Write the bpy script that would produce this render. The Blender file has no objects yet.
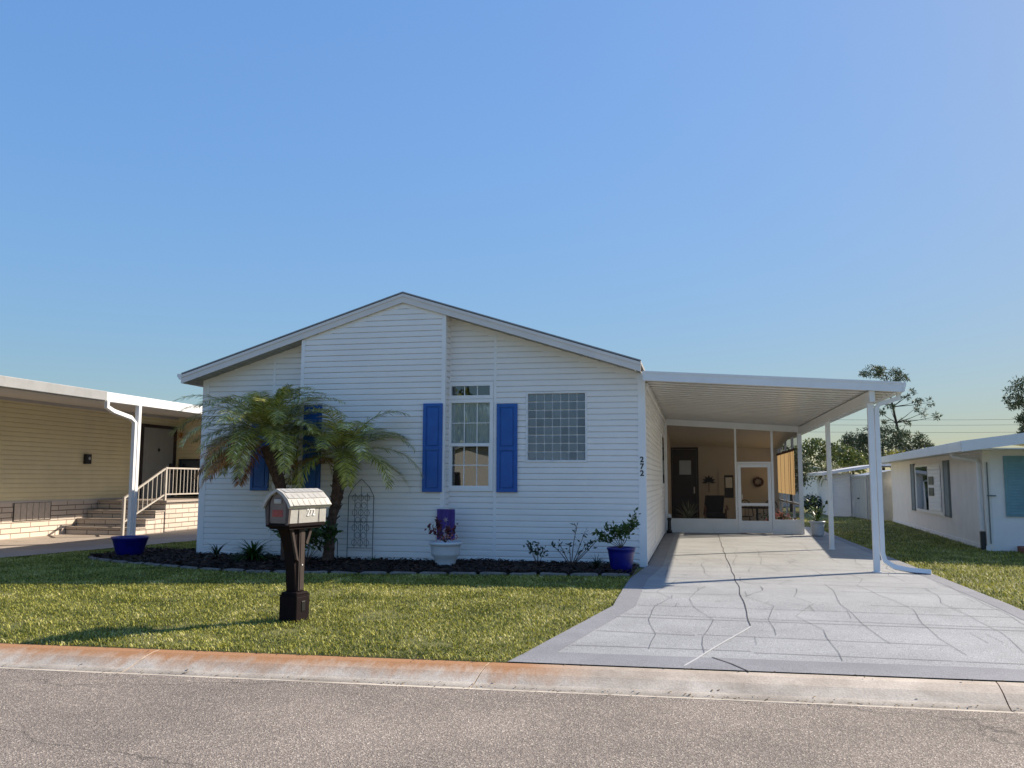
import bpy, bmesh, math, random
import numpy as np
from mathutils import Vector, Matrix, noise
random.seed(7); RNG = np.random.default_rng(7)
C = bpy.context.scene.collection
scene = bpy.context.scene
R_ = math.radians

# ------------------------------------------------------------------ camera
CAM_F, CAM_PITCH, CAM_YAW, CAM_ROLL = 867.74, 0.1096, 0.2074, 0.0037
CAM_LOC = Vector((0.8395, -14.904, 1.45))
cy, sy, cp, sp = math.cos(CAM_YAW), math.sin(CAM_YAW), math.cos(CAM_PITCH), math.sin(CAM_PITCH)
fw = Vector((-sy*cp, cy*cp, sp)); rt = Vector((cy, sy, 0)); up = rt.cross(fw)
cr, sr = math.cos(CAM_ROLL), math.sin(CAM_ROLL)
rt, up = rt*cr+up*sr, up*cr-rt*sr
cam = bpy.data.cameras.new('camera'); camo = bpy.data.objects.new('camera', cam); C.objects.link(camo)
cam.sensor_width = 36; cam.lens = CAM_F/1024*36; cam.clip_end = 3000; cam.clip_start = .05
camo.matrix_world = Matrix(((rt.x, up.x, -fw.x, CAM_LOC.x), (rt.y, up.y, -fw.y, CAM_LOC.y), (rt.z, up.z, -fw.z, CAM_LOC.z), (0, 0, 0, 1)))
scene.camera = camo

def at(px, py, Y):
    """world point on the plane y=Y seen at that pixel of the photograph (survey helper)"""
    d = rt*((px-512)/CAM_F) - up*((py-384)/CAM_F) + fw
    return CAM_LOC + d*((Y-CAM_LOC.y)/d.y)

# ------------------------------------------------------------------ light
SUN_DIR = Vector((1.30, .94, 1.0)).normalized()
EL = math.asin(SUN_DIR.z); AZ = math.atan2(SUN_DIR.x, SUN_DIR.y)
w = bpy.data.worlds.new('World'); scene.world = w; w.use_nodes = True
nt = w.node_tree; bg = nt.nodes['Background']
sky = nt.nodes.new('ShaderNodeTexSky'); sky.sky_type = 'NISHITA'; sky.sun_disc = False
sky.sun_elevation = EL; sky.sun_rotation = AZ
sky.air_density = 1.0; sky.dust_density = 0.9; sky.ozone_density = 1.5; sky.altitude = 0
# soften the sky's very steep brightness range towards the sun (keeps the hue)
bw = nt.nodes.new('ShaderNodeRGBToBW'); md = nt.nodes.new('ShaderNodeMath'); md.operation = 'MULTIPLY_ADD'; md.inputs[1].default_value = .75; md.inputs[2].default_value = 1.0
dv = nt.nodes.new('ShaderNodeMath'); dv.operation = 'DIVIDE'; dv.inputs[0].default_value = 2.62
sc_ = nt.nodes.new('ShaderNodeVectorMath'); sc_.operation = 'SCALE'; hs = nt.nodes.new('ShaderNodeHueSaturation'); hs.inputs['Saturation'].default_value = 1.16
nt.links.new(sky.outputs[0], bw.inputs[0]); nt.links.new(bw.outputs[0], md.inputs[0]); nt.links.new(md.outputs[0], dv.inputs[1])
nt.links.new(sky.outputs[0], sc_.inputs[0]); nt.links.new(dv.outputs[0], sc_.inputs['Scale']); nt.links.new(sc_.outputs[0], hs.inputs['Color'])
tn = nt.nodes.new('ShaderNodeVectorMath'); tn.operation = 'MULTIPLY'; tn.inputs[1].default_value = (.82, .91, 1.0); nt.links.new(hs.outputs[0], tn.inputs[0])
nt.links.new(tn.outputs[0], bg.inputs[0]); bg.inputs[1].default_value = 0.105
sl = bpy.data.lights.new('sun', 'SUN'); sl.energy = 4.2; sl.angle = R_(.53); sl.color = (1, .87, .70)
so = bpy.data.objects.new('sun', sl); C.objects.link(so); so.location = (30, 22, 24)
so.rotation_euler = SUN_DIR.to_track_quat('Z', 'Y').to_euler()
scene.view_settings.view_transform = 'Standard'; scene.view_settings.look = 'None'
scene.view_settings.exposure = 0.97; scene.view_settings.gamma = 1
scene.cycles.max_bounces = 8; scene.cycles.transparent_max_bounces = 16

# ------------------------------------------------------------------ materials
def _n(nt, t, **kw):
    n = nt.nodes.new(t)
    for k, v in kw.items():
        if k in n.inputs.keys(): n.inputs[k].default_value = v
        else: setattr(n, k, v)
    return n
def mat(name, col, rough=.6, var=.12, scale=6., bump=0., bscale=60., metal=0., spec=.5, col2=None, sub=0.):
    """painted / stone / plastic surface: base colour with soft weathering noise"""
    m = bpy.data.materials.new(name); m.use_nodes = True; nt = m.node_tree
    b = nt.nodes['Principled BSDF']; L = nt.links.new
    b.inputs['Roughness'].default_value = rough; b.inputs['Metallic'].default_value = metal
    b.inputs['Specular IOR Level'].default_value = spec
    tc = _n(nt, 'ShaderNodeTexCoord')
    n1 = _n(nt, 'ShaderNodeTexNoise', Scale=scale, Detail=8., Roughness=.65)
    L(tc.outputs['Object'], n1.inputs['Vector'])
    ramp = _n(nt, 'ShaderNodeValToRGB'); L(n1.outputs['Fac'], ramp.inputs[0])
    ramp.color_ramp.elements[0].position = .3; ramp.color_ramp.elements[1].position = .72
    c2 = col2 if col2 else [c*(1-var*1.6) for c in col]
    ramp.color_ramp.elements[0].color = (*c2, 1); ramp.color_ramp.elements[1].color = (*col, 1)
    L(ramp.outputs[0], b.inputs['Base Color'])
    rr = _n(nt, 'ShaderNodeMapRange'); L(n1.outputs['Fac'], rr.inputs[0])
    rr.inputs['To Min'].default_value = min(1, rough+.12); rr.inputs['To Max'].default_value = max(.02, rough-.1)
    L(rr.outputs[0], b.inputs['Roughness'])
    if bump:
        n2 = _n(nt, 'ShaderNodeTexNoise', Scale=bscale, Detail=4.)
        L(tc.outputs['Object'], n2.inputs['Vector'])
        bp = _n(nt, 'ShaderNodeBump', Strength=bump, Distance=.01); L(n2.outputs['Fac'], bp.inputs['Height'])
        L(bp.outputs[0], b.inputs['Normal'])
    return m
def leafmat(name, a, b_, c=None, rough=.5, trans=.25, patch=3.):
    """foliage: every leaf its own tone, plus clumps"""
    m = bpy.data.materials.new(name); m.use_nodes = True; nt = m.node_tree; L = nt.links.new
    b = nt.nodes['Principled BSDF']; out = nt.nodes['Material Output']
    b.inputs['Roughness'].default_value = rough; b.inputs['Specular IOR Level'].default_value = .4
    g = _n(nt, 'ShaderNodeNewGeometry'); tc = _n(nt, 'ShaderNodeTexCoord')
    no = _n(nt, 'ShaderNodeTexNoise', Scale=patch, Detail=3.); L(tc.outputs['Object'], no.inputs['Vector'])
    ad = _n(nt, 'ShaderNodeMath', operation='MULTIPLY_ADD'); L(no.outputs['Fac'], ad.inputs[0]); ad.inputs[1].default_value = 1.1; 
    s = _n(nt, 'ShaderNodeMath', operation='MULTIPLY_ADD'); L(g.outputs['Random Per Island'], s.inputs[0]); s.inputs[1].default_value = .75; s.inputs[2].default_value = -.45
    L(s.outputs[0], ad.inputs[2])
    r = _n(nt, 'ShaderNodeValToRGB'); L(ad.outputs[0], r.inputs[0])
    r.color_ramp.elements[0].color = (*a, 1); r.color_ramp.elements[1].color = (*b_, 1)
    r.color_ramp.elements[0].position = .1; r.color_ramp.elements[1].position = .75
    if c: e = r.color_ramp.elements.new(.97); e.color = (*c, 1)
    L(r.outputs[0], b.inputs['Base Color'])
    t = _n(nt, 'ShaderNodeBsdfTranslucent'); L(r.outputs[0], t.inputs[0])
    mx = _n(nt, 'ShaderNodeMixShader'); mx.inputs[0].default_value = trans
    L(b.outputs[0], mx.inputs[1]); L(t.outputs[0], mx.inputs[2]); L(mx.outputs[0], out.inputs['Surface'])
    return m

M = {}
M['siding'] = mat('white_vinyl_siding', (.86, .84, .82), .45, .05, 1.3, .08, 30)
M['trim'] = mat('white_trim_paint', (.84, .84, .84), .4, .05, 3)
M['fascia'] = mat('white_aluminium_fascia', (.72, .69, .67), .45, .07, 2)
M['drip'] = mat('grey_drip_edge', (.30, .33, .37), .5)
M['soffit'] = mat('vented_soffit', (.36, .36, .34), .6)
M['shingle'] = mat('grey_shingle', (.30, .30, .30), .9, .3, 30, .5, 80)
M['pinkroof'] = mat('tan_pink_roof', (.42, .27, .20), .9, .2, 12)
M['alu'] = mat('white_enamel_aluminium', (.74, .73, .70), .22, .04, 1.5)
M['pan'] = mat('glossy_roof_pan', (.86, .85, .83), .16, .03, 1.5)
M['post'] = mat('white_post_paint', (.78, .80, .82), .35, .05, 3)
M['blue'] = mat('cobalt_shutter_paint', (.002, .105, .42), .42, .12, 5)
M['bluepot'] = mat('cobalt_glazed_pot', (.008, .012, .22), .3, .3, 7)
M['teal'] = mat('faded_teal_paint', (.17, .34, .40), .5, .15, 5)
M['greyshut'] = mat('grey_shutter_paint', (.16, .19, .20), .5, .1, 5)
M['grout'] = mat('white_window_grout', (.82, .83, .84), .5)
M['black'] = mat('black_enamel', (.012, .012, .014), .4, .2)
M['iron'] = mat('dark_iron', (.02, .03, .035), .5, .2)
M['beige'] = mat('beige_vinyl_siding', (.86, .75, .47), .5, .08, 1.5)
M['tanwall'] = mat('tan_wall_paint', (.58, .54, .50), .7, .08, 2, .1)
M['stucco'] = mat('white_stucco', (.86, .83, .78), .85, .07, 2.2, .5, 45)
M['stuccow'] = mat('cool_white_stucco', (.84, .84, .84), .85, .07, 2.2, .5, 45)
M['bark'] = mat('rough_palm_bark', (.17, .10, .07), .9, .5, 18, 1., 35)
M['pinebark'] = mat('pine_bark', (.07, .055, .045), .95, .4, 10, 1., 30)
M['mulch'] = mat('dark_mulch', (.022, .010, .007), .95, .5, 25, 1., 60)
M['edging'] = mat('pale_concrete_edging', (.25, .215, .185), .9, .3, 9, .6, 60)
M['soil'] = mat('potting_soil', (.03, .02, .015), .95)
M['whitepot'] = mat('white_resin_pot', (.62, .66, .70), .4, .07, 5)
M['taupe'] = mat('taupe_plastic', (.41, .405, .385), .55, .15, 14, .2, 90)
M['bronze'] = mat('dark_bronze_plastic', (.012, .007, .008), .8, .2, 9, .1, 60, spec=.12)
M['bronzel'] = mat('mailbox_door_plastic', (.17, .14, .13), .5, .15, 10)
M['red'] = mat('faded_red_sticker', (.40, .075, .065), .5, .4, 60)
M['numw'] = mat('white_number_vinyl', (.85, .85, .85), .4)
M['reddark'] = mat('dark_maroon_vinyl', (.12, .03, .04), .6)
M['doordark'] = mat('dark_stained_door', (.030, .020, .024), .4, .3)
M['doorgrey'] = mat('grey_steel_door', (.34, .34, .32), .45, .1, 3)
M['metalshed'] = mat('galvanised_shed_panel', (.45, .47, .48), .4, .12, 4, metal=.3)
M['redwood'] = mat('brick_red_step', (.26, .12, .09), .8, .2, 10)
M['chairdark'] = mat('dark_upholstery', (.022, .016, .016), .8, .4, 12)
M['wood'] = mat('reddish_wood', (.22, .09, .045), .5, .3, 9)
M['brown'] = mat('wicker_brown', (.12, .06, .03), .7, .3, 20)
M['interior'] = mat('interior_dark', (.05, .045, .04), .9)
M['curtainw'] = mat('sheer_curtain', (.78, .82, .82), .9, .1, 5)
M['cream'] = mat('cream_fabric', (.66, .63, .58), .9, .1)
M['grass'] = leafmat('lawn_blades', (.08, .105, .016), (.46, .45, .08), (.82, .74, .38), .6, .3, 1.6)
M['palm'] = leafmat('palm_leaflets', (.13, .14, .02), (.56, .52, .09), (.95, .88, .55), .33, .25, 2.2)
M['palmrib'] = mat('palm_rachis', (.26, .27, .10), .5, .2)
M['deadpalm'] = leafmat('dry_palm_leaflets', (.20, .08, .03), (.62, .28, .08), None, .8, .2, 4)
M['leaf'] = leafmat('shrub_leaves', (.02, .045, .012), (.07, .13, .03), (.14, .20, .06), .4, .2, 6)
M['leafdark'] = leafmat('dark_shrub_leaves', (.012, .025, .012), (.04, .07, .03), None, .4, .2, 6)
M['fern'] = leafmat('bright_fern_leaves', (.02, .07, .015), (.06, .17, .03), None, .5, .3, 6)
M['redleaf'] = leafmat('maroon_leaves', (.05, .012, .018), (.20, .05, .06), (.10, .08, .05), .5, .2, 8)
M['flowerpink'] = leafmat('pink_blossom', (.45, .12, .12), (.60, .30, .25), None, .7, .2, 8)
M['pine'] = leafmat('pine_needles', (.035, .05, .028), (.11, .14, .065), None, .6, .15, .6)
M['tree'] = leafmat('broad_tree_leaves', (.05, .07, .022), (.17, .21, .05), (.3, .3, .09), .5, .2, .5)
M['yellowtree'] = leafmat('yellow_green_leaves', (.12, .13, .02), (.36, .33, .04), None, .5, .3, .8)
M['wire'] = mat('cable_grey', (.12, .13, .15), .6)

def glass_mat():
    m = bpy.data.materials.new('window_glass'); m.use_nodes = True; nt = m.node_tree; L = nt.links.new
    out = nt.nodes['Material Output']; nt.nodes.remove(nt.nodes['Principled BSDF'])
    g = _n(nt, 'ShaderNodeBsdfGlossy', Roughness=.015); g.inputs[0].default_value = (.9, .95, 1, 1)
    t = _n(nt, 'ShaderNodeBsdfTransparent'); t.inputs[0].default_value = (.80, .86, .88, 1)
    f = _n(nt, 'ShaderNodeFresnel', IOR=1.55)
    ns = _n(nt, 'ShaderNodeTexNoise', Scale=1.3, Detail=1.); tc = _n(nt, 'ShaderNodeTexCoord'); L(tc.outputs['Object'], ns.inputs[0])
    bp = _n(nt, 'ShaderNodeBump', Strength=.12, Distance=.02); L(ns.outputs[0], bp.inputs['Height']); L(bp.outputs[0], g.inputs['Normal'])
    mx = _n(nt, 'ShaderNodeMixShader'); ad = _n(nt, 'ShaderNodeMath', operation='ADD'); ad.inputs[1].default_value = .09
    L(f.outputs[0], ad.inputs[0]); L(ad.outputs[0], mx.inputs[0]); L(t.outputs[0], mx.inputs[1]); L(g.outputs[0], mx.inputs[2]); L(mx.outputs[0], out.inputs['Surface'])
    return m
M['glass'] = glass_mat()
def block_mat():
    m = mat('wavy_glass_block', (.15, .20, .24), .12, .35, 11, .7, 22)
    nt = m.node_tree; b = nt.nodes['Principled BSDF']; b.inputs['Coat Weight'].default_value = .6
    g = _n(nt, 'ShaderNodeNewGeometry'); rp = _n(nt, 'ShaderNodeValToRGB'); nt.links.new(g.outputs['Random Per Island'], rp.inputs[0])
    rp.color_ramp.elements[0].color = (.13, .17, .20, 1); rp.color_ramp.elements[1].color = (.20, .25, .28, 1)
    nt.links.new(rp.outputs[0], b.inputs['Base Color'])
    return m
M['block'] = block_mat()
def screen_mat():
    m = bpy.data.materials.new('insect_screen'); m.use_nodes = True; nt = m.node_tree; L = nt.links.new
    out = nt.nodes['Material Output']; b = nt.nodes['Principled BSDF']
    b.inputs['Base Color'].default_value = (.035, .035, .038, 1); b.inputs['Roughness'].default_value = .8
    t = _n(nt, 'ShaderNodeBsdfTransparent'); mx = _n(nt, 'ShaderNodeMixShader'); mx.inputs[0].default_value = .3
    L(t.outputs[0], mx.inputs[1]); L(b.outputs[0], mx.inputs[2]); L(mx.outputs[0], out.inputs['Surface'])
    return m
M['screen'] = screen_mat()
def blind_mat():
    m = mat('amber_roll_blind', (.62, .34, .10), .8, .15, 9); nt = m.node_tree; L = nt.links.new
    out = nt.nodes['Material Output']; b = nt.nodes['Principled BSDF']
    t = _n(nt, 'ShaderNodeBsdfTranslucent'); t.inputs[0].default_value = (.75, .52, .26, 1)
    mx = _n(nt, 'ShaderNodeMixShader'); mx.inputs[0].default_value = .6
    L(b.outputs[0], mx.inputs[1]); L(t.outputs[0], mx.inputs[2]); L(mx.outputs[0], out.inputs['Surface'])
    return m
M['blind'] = blind_mat()

def asphalt_mat():
    m = bpy.data.materials.new('worn_asphalt'); m.use_nodes = True; nt = m.node_tree; L = nt.links.new
    b = nt.nodes['Principled BSDF']; b.inputs['Roughness'].default_value = .9
    tc = _n(nt, 'ShaderNodeTexCoord')
    v = _n(nt, 'ShaderNodeTexVoronoi', Scale=115.); L(tc.outputs['Object'], v.inputs['Vector'])
    sep = _n(nt, 'ShaderNodeSeparateColor'); L(v.outputs['Color'], sep.inputs[0])
    r = _n(nt, 'ShaderNodeValToRGB'); L(sep.outputs[0], r.inputs[0]); cr = r.color_ramp
    cr.elements[0].color = (.13, .108, .090, 1); cr.elements[1].color = (.56, .49, .41, 1)
    e = cr.elements.new(.45); e.color = (.235, .196, .164, 1); e = cr.elements.new(.82); e.color = (.285, .24, .20, 1)
    n = _n(nt, 'ShaderNodeTexNoise', Scale=.9, Detail=8., Roughness=.6); L(tc.outputs['Object'], n.inputs['Vector'])
    mr = _n(nt, 'ShaderNodeMapRange'); L(n.outputs[0], mr.inputs[0]); mr.inputs[1].default_value = .3; mr.inputs[2].default_value = .7
    mr.inputs[3].default_value = .74; mr.inputs[4].default_value = 1.14
    # fine wandering cracks
    mp = _n(nt, 'ShaderNodeMapping'); mp.inputs['Scale'].default_value = (.22, .9, 1); L(tc.outputs['Object'], mp.inputs[0])
    nd = _n(nt, 'ShaderNodeTexNoise', Scale=2.5, Detail=6.); L(tc.outputs['Object'], nd.inputs['Vector'])
    va = _n(nt, 'ShaderNodeVectorMath', operation='MULTIPLY_ADD'); L(nd.outputs['Color'], va.inputs[0]); va.inputs[1].default_value = (.35, .35, 0); L(mp.outputs[0], va.inputs[2])
    ve = _n(nt, 'ShaderNodeTexVoronoi', feature='DISTANCE_TO_EDGE', Scale=.55); L(va.outputs[0], ve.inputs['Vector'])
    ck = _n(nt, 'ShaderNodeMapRange'); L(ve.outputs['Distance'], ck.inputs[0]); ck.inputs[2].default_value = .006; ck.inputs[3].default_value = .5
    mu = _n(nt, 'ShaderNodeMath', operation='MULTIPLY'); L(mr.outputs[0], mu.inputs[0]); L(ck.outputs[0], mu.inputs[1])
    mx = _n(nt, 'ShaderNodeVectorMath', operation='SCALE'); L(r.outputs[0], mx.inputs[0]); L(mu.outputs[0], mx.inputs['Scale'])
    L(mx.outputs[0], b.inputs['Base Color'])
    bp = _n(nt, 'ShaderNodeBump', Strength=.6, Distance=.008); L(v.outputs['Distance'], bp.inputs['Height']); L(bp.outputs[0], b.inputs['Normal'])
    return m
M['asphalt'] = asphalt_mat()
def curb_mat():
    """weathered concrete kerb, rust-stained by irrigation water along its back edge left of the driveway"""
    m = bpy.data.materials.new('stained_kerb_concrete'); m.use_nodes = True; nt = m.node_tree; L = nt.links.new
    b = nt.nodes['Principled BSDF']; b.inputs['Roughness'].default_value = .9
    tc = _n(nt, 'ShaderNodeTexCoord'); sp_ = _n(nt, 'ShaderNodeSeparateXYZ'); L(tc.outputs['UV'], sp_.inputs[0])
    n = _n(nt, 'ShaderNodeTexNoise', Scale=2.2, Detail=9., Roughness=.65); L(tc.outputs['Object'], n.inputs['Vector'])
    n2 = _n(nt, 'ShaderNodeTexNoise', Scale=60., Detail=3.); L(tc.outputs['Object'], n2.inputs['Vector'])
    base = _n(nt, 'ShaderNodeValToRGB'); L(n.outputs[0], base.inputs[0])
    base.color_ramp.elements[0].color = (.36, .31, .25, 1); base.color_ramp.elements[1].color = (.68, .61, .51, 1)
    base.color_ramp.elements[0].position = .3; base.color_ramp.elements[1].position = .7
    # rust by UV: v = 0 back edge ... 1 road edge, u = metres along
    mp = _n(nt, 'ShaderNodeMapping'); mp.inputs['Scale'].default_value = (2.2, .6, 1); L(tc.outputs['Object'], mp.inputs[0])
    n3 = _n(nt, 'ShaderNodeTexNoise', Scale=3.6, Detail=6., Roughness=.7); L(mp.outputs[0], n3.inputs['Vector'])
    a = _n(nt, 'ShaderNodeMath', operation='MULTIPLY_ADD'); L(n3.outputs[0], a.inputs[0]); a.inputs[1].default_value = .9; 
    iv = _n(nt, 'ShaderNodeMath', operation='MULTIPLY'); L(sp_.outputs[1], iv.inputs[0]); iv.inputs[1].default_value = -1.15; L(iv.outputs[0], a.inputs[2])
    rr = _n(nt, 'ShaderNodeMapRange'); L(a.outputs[0], rr.inputs[0]); rr.inputs[1].default_value = -.20; rr.inputs[2].default_value = .22
    xx = _n(nt, 'ShaderNodeMapRange'); L(sp_.outputs[0], xx.inputs[0]); xx.inputs[1].default_value = -.6; xx.inputs[2].default_value = .1; xx.inputs[3].default_value = 1; xx.inputs[4].default_value = .12
    mm = _n(nt, 'ShaderNodeMath', operation='MULTIPLY'); L(rr.outputs[0], mm.inputs[0]); L(xx.outputs[0], mm.inputs[1])
    mx = _n(nt, 'ShaderNodeMix', data_type='RGBA'); L(mm.outputs[0], mx.inputs[0]); L(base.outputs[0], mx.inputs[6]); mx.inputs[7].default_value = (.40, .20, .09, 1)
    # dirt settled in the flow line
    gl = _n(nt, 'ShaderNodeMath', operation='SUBTRACT'); L(sp_.outputs[1], gl.inputs[0]); gl.inputs[1].default_value = .70
    ab = _n(nt, 'ShaderNodeMath', operation='ABSOLUTE'); L(gl.outputs[0], ab.inputs[0])
    gr = _n(nt, 'ShaderNodeMapRange'); L(ab.outputs[0], gr.inputs[0]); gr.inputs[2].default_value = .13; gr.inputs[3].default_value = .62
    sm = _n(nt, 'ShaderNodeMapRange'); L(n2.outputs[0], sm.inputs[0]); sm.inputs[1].default_value = .3; sm.inputs[2].default_value = .7; sm.inputs[3].default_value = .85; sm.inputs[4].default_value = 1.1
    m2 = _n(nt, 'ShaderNodeMath', operation='MULTIPLY'); L(gr.outputs[0], m2.inputs[0]); L(sm.outputs[0], m2.inputs[1])
    sc = _n(nt, 'ShaderNodeVectorMath', operation='SCALE'); L(mx.outputs[2], sc.inputs[0]); L(m2.outputs[0], sc.inputs['Scale'])
    L(sc.outputs[0], b.inputs['Base Color'])
    bp = _n(nt, 'ShaderNodeBump', Strength=.4, Distance=.005); L(n2.outputs[0], bp.inputs['Height']); L(bp.outputs[0], b.inputs['Normal'])
    return m
M['curb'] = curb_mat()
def concrete_mat(name, col, pattern=True, sp_amt=.35):
    """decorative concrete overlay: speckled grey with scored flagstone joints"""
    m = bpy.data.materials.new(name); m.use_nodes = True; nt = m.node_tree; L = nt.links.new
    b = nt.nodes['Principled BSDF']; b.inputs['Roughness'].default_value = .75
    tc = _n(nt, 'ShaderNodeTexCoord')
    n = _n(nt, 'ShaderNodeTexNoise', Scale=1.1, Detail=9., Roughness=.7); L(tc.outputs['Object'], n.inputs['Vector'])
    n2 = _n(nt, 'ShaderNodeTexNoise', Scale=95., Detail=3., Roughness=.7); L(tc.outputs['Object'], n2.inputs['Vector'])
    s = _n(nt, 'ShaderNodeMapRange'); L(n.outputs[0], s.inputs[0]); s.inputs[1].default_value = .3; s.inputs[2].default_value = .7; s.inputs[3].default_value = .78; s.inputs[4].default_value = 1.10
    s2 = _n(nt, 'ShaderNodeMapRange'); L(n2.outputs[0], s2.inputs[0]); s2.inputs[1].default_value = .35; s2.inputs[2].default_value = .65; s2.inputs[3].default_value = 1-sp_amt; s2.inputs[4].default_value = 1+sp_amt*.6
    mu = _n(nt, 'ShaderNodeMath', operation='MULTIPLY'); L(s.outputs[0], mu.inputs[0]); L(s2.outputs[0], mu.inputs[1])
    fac = mu
    if pattern:
        nd = _n(nt, 'ShaderNodeTexNoise', Scale=.75, Detail=4.); L(tc.outputs['Object'], nd.inputs['Vector'])
        va = _n(nt, 'ShaderNodeVectorMath', operation='MULTIPLY_ADD'); L(nd.outputs['Color'], va.inputs[0]); va.inputs[1].default_value = (.9, .12, 0); L(tc.outputs['Object'], va.inputs[2])
        br = _n(nt, 'ShaderNodeTexBrick'); L(va.outputs[0], br.inputs[0])
        br.inputs['Scale'].default_value = 1; br.inputs['Brick Width'].default_value = .85; br.inputs['Row Height'].default_value = .55
        br.inputs['Mortar Size'].default_value = .008; br.inputs['Mortar Smooth'].default_value = .4
        br.offset = .37; br.squash = 1.5; br.squash_frequency = 3
        mr = _n(nt, 'ShaderNodeMapRange'); L(br.outputs['Fac'], mr.inputs[0]); mr.inputs[3].default_value = 1; mr.inputs[4].default_value = .5
        m2 = _n(nt, 'ShaderNodeMath', operation='MULTIPLY'); L(mu.outputs[0], m2.inputs[0]); L(mr.outputs[0], m2.inputs[1]); fac = m2
    sc = _n(nt, 'ShaderNodeVectorMath', operation='SCALE'); sc.inputs[0].default_value = col; L(fac.outputs[0], sc.inputs['Scale'])
    L(sc.outputs[0], b.inputs['Base Color'])
    bp = _n(nt, 'ShaderNodeBump', Strength=.35, Distance=.004); L(n2.outputs[0], bp.inputs['Height']); L(bp.outputs[0], b.inputs['Normal'])
    return m
M['drive'] = concrete_mat('scored_grey_overlay', (.37, .38, .385), False, .5)
M['driveb'] = concrete_mat('darker_overlay_border', (.265, .268, .285), False)
M['ndrive'] = concrete_mat('pinkish_concrete', (.42, .36, .31), False, .15)
def ground_mat():
    m = bpy.data.materials.new('turf_soil'); m.use_nodes = True; nt = m.node_tree; L = nt.links.new
    b = nt.nodes['Principled BSDF']; b.inputs['Roughness'].default_value = .95
    tc = _n(nt, 'ShaderNodeTexCoord')
    n = _n(nt, 'ShaderNodeTexNoise', Scale=45., Detail=6., Roughness=.7); L(tc.outputs['Object'], n.inputs['Vector'])
    n2 = _n(nt, 'ShaderNodeTexNoise', Scale=.8, Detail=6.); L(tc.outputs['Object'], n2.inputs['Vector'])
    av = _n(nt, 'ShaderNodeMath', operation='MULTIPLY_ADD'); L(n.outputs[0], av.inputs[0]); av.inputs[1].default_value = .7; 
    hv = _n(nt, 'ShaderNodeMath', operation='MULTIPLY'); L(n2.outputs[0], hv.inputs[0]); hv.inputs[1].default_value = .3; L(hv.outputs[0], av.inputs[2])
    r = _n(nt, 'ShaderNodeValToRGB'); L(av.outputs[0], r.inputs[0]); r.color_ramp.elements[0].position = .35; r.color_ramp.elements[1].position = .68
    r.color_ramp.elements[0].color = (.06, .075, .016, 1); r.color_ramp.elements[1].color = (.28, .27, .08, 1)
    L(r.outputs[0], b.inputs['Base Color'])
    bp = _n(nt, 'ShaderNodeBump', Strength=1., Distance=.03); L(n.outputs[0], bp.inputs['Height']); L(bp.outputs[0], b.inputs['Normal'])
    return m
M['turf'] = ground_mat()
def brick_mat(name, c1, c2, mortar, bw, rh, vertical_axis='Z', along='Y', ms=.012):
    m = bpy.data.materials.new(name); m.use_nodes = True; nt = m.node_tree; L = nt.links.new
    b = nt.nodes['Principled BSDF']; b.inputs['Roughness'].default_value = .85
    tc = _n(nt, 'ShaderNodeTexCoord'); s = _n(nt, 'ShaderNodeSeparateXYZ'); L(tc.outputs['Object'], s.inputs[0])
    ad = _n(nt, 'ShaderNodeMath', operation='ADD'); L(s.outputs[0], ad.inputs[0]); L(s.outputs[1], ad.inputs[1])
    cb = _n(nt, 'ShaderNodeCombineXYZ'); L(ad.outputs[0], cb.inputs[0]); L(s.outputs[2], cb.inputs[1])
    br = _n(nt, 'ShaderNodeTexBrick'); L(cb.outputs[0], br.inputs[0])
    br.inputs['Scale'].default_value = 1; br.inputs['Brick Width'].default_value = bw; br.inputs['Row Height'].default_value = rh
    br.inputs['Mortar Size'].default_value = ms; br.inputs['Color1'].default_value = (*c1, 1); br.inputs['Color2'].default_value = (*c2, 1); br.inputs['Mortar'].default_value = (*mortar, 1)
    L(br.outputs['Color'], b.inputs['Base Color'])
    bp = _n(nt, 'ShaderNodeBump', Strength=.8, Distance=.01, invert=True); L(br.outputs['Fac'], bp.inputs['Height']); L(bp.outputs[0], b.inputs['Normal'])
    return m
M['brick'] = brick_mat('pale_slump_brick', (.66, .58, .50), (.58, .50, .42), (.22, .18, .15), .62, .125)

# ------------------------------------------------------------------ helpers
PM = {}
def place(o, label=None, cat=None, group=None, kind=None):
    if label: o['label'] = label
    if cat: o['category'] = cat
    if group: o['group'] = group
    if kind: o['kind'] = kind
    return o
def thing(name, label, cat, loc, rotz=0, group=None):
    o = bpy.data.objects.new(name, None); C.objects.link(o)
    o.location = loc; o.rotation_euler = (0, 0, rotz); o.empty_display_size = .2
    PM[o.name] = Matrix.Translation(loc) @ Matrix.Rotation(rotz, 4, 'Z')
    return place(o, label, cat, group)
def obj(name, bm, m, parent=None, smooth=False, local=False, mats=None):
    """link a bmesh built in world coordinates; under a parent the mesh moves to the parent's frame"""
    me = bpy.data.meshes.new(name)
    if isinstance(bm, bpy.types.Mesh): me = bm
    else:
        bm.to_mesh(me); bm.free()
    if not me.materials:
        for mm in (mats or [m]): me.materials.append(mm)
    if smooth: me.polygons.foreach_set('use_smooth', [True]*len(me.polygons))
    o = bpy.data.objects.new(name, me); C.objects.link(o)
    if parent is not None:
        root = parent
        while root.parent: root = root.parent
        if not local:
            me.transform(PM[root.name].inverted())
        o.parent = parent
    return o
def BM(): return bmesh.new()
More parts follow.
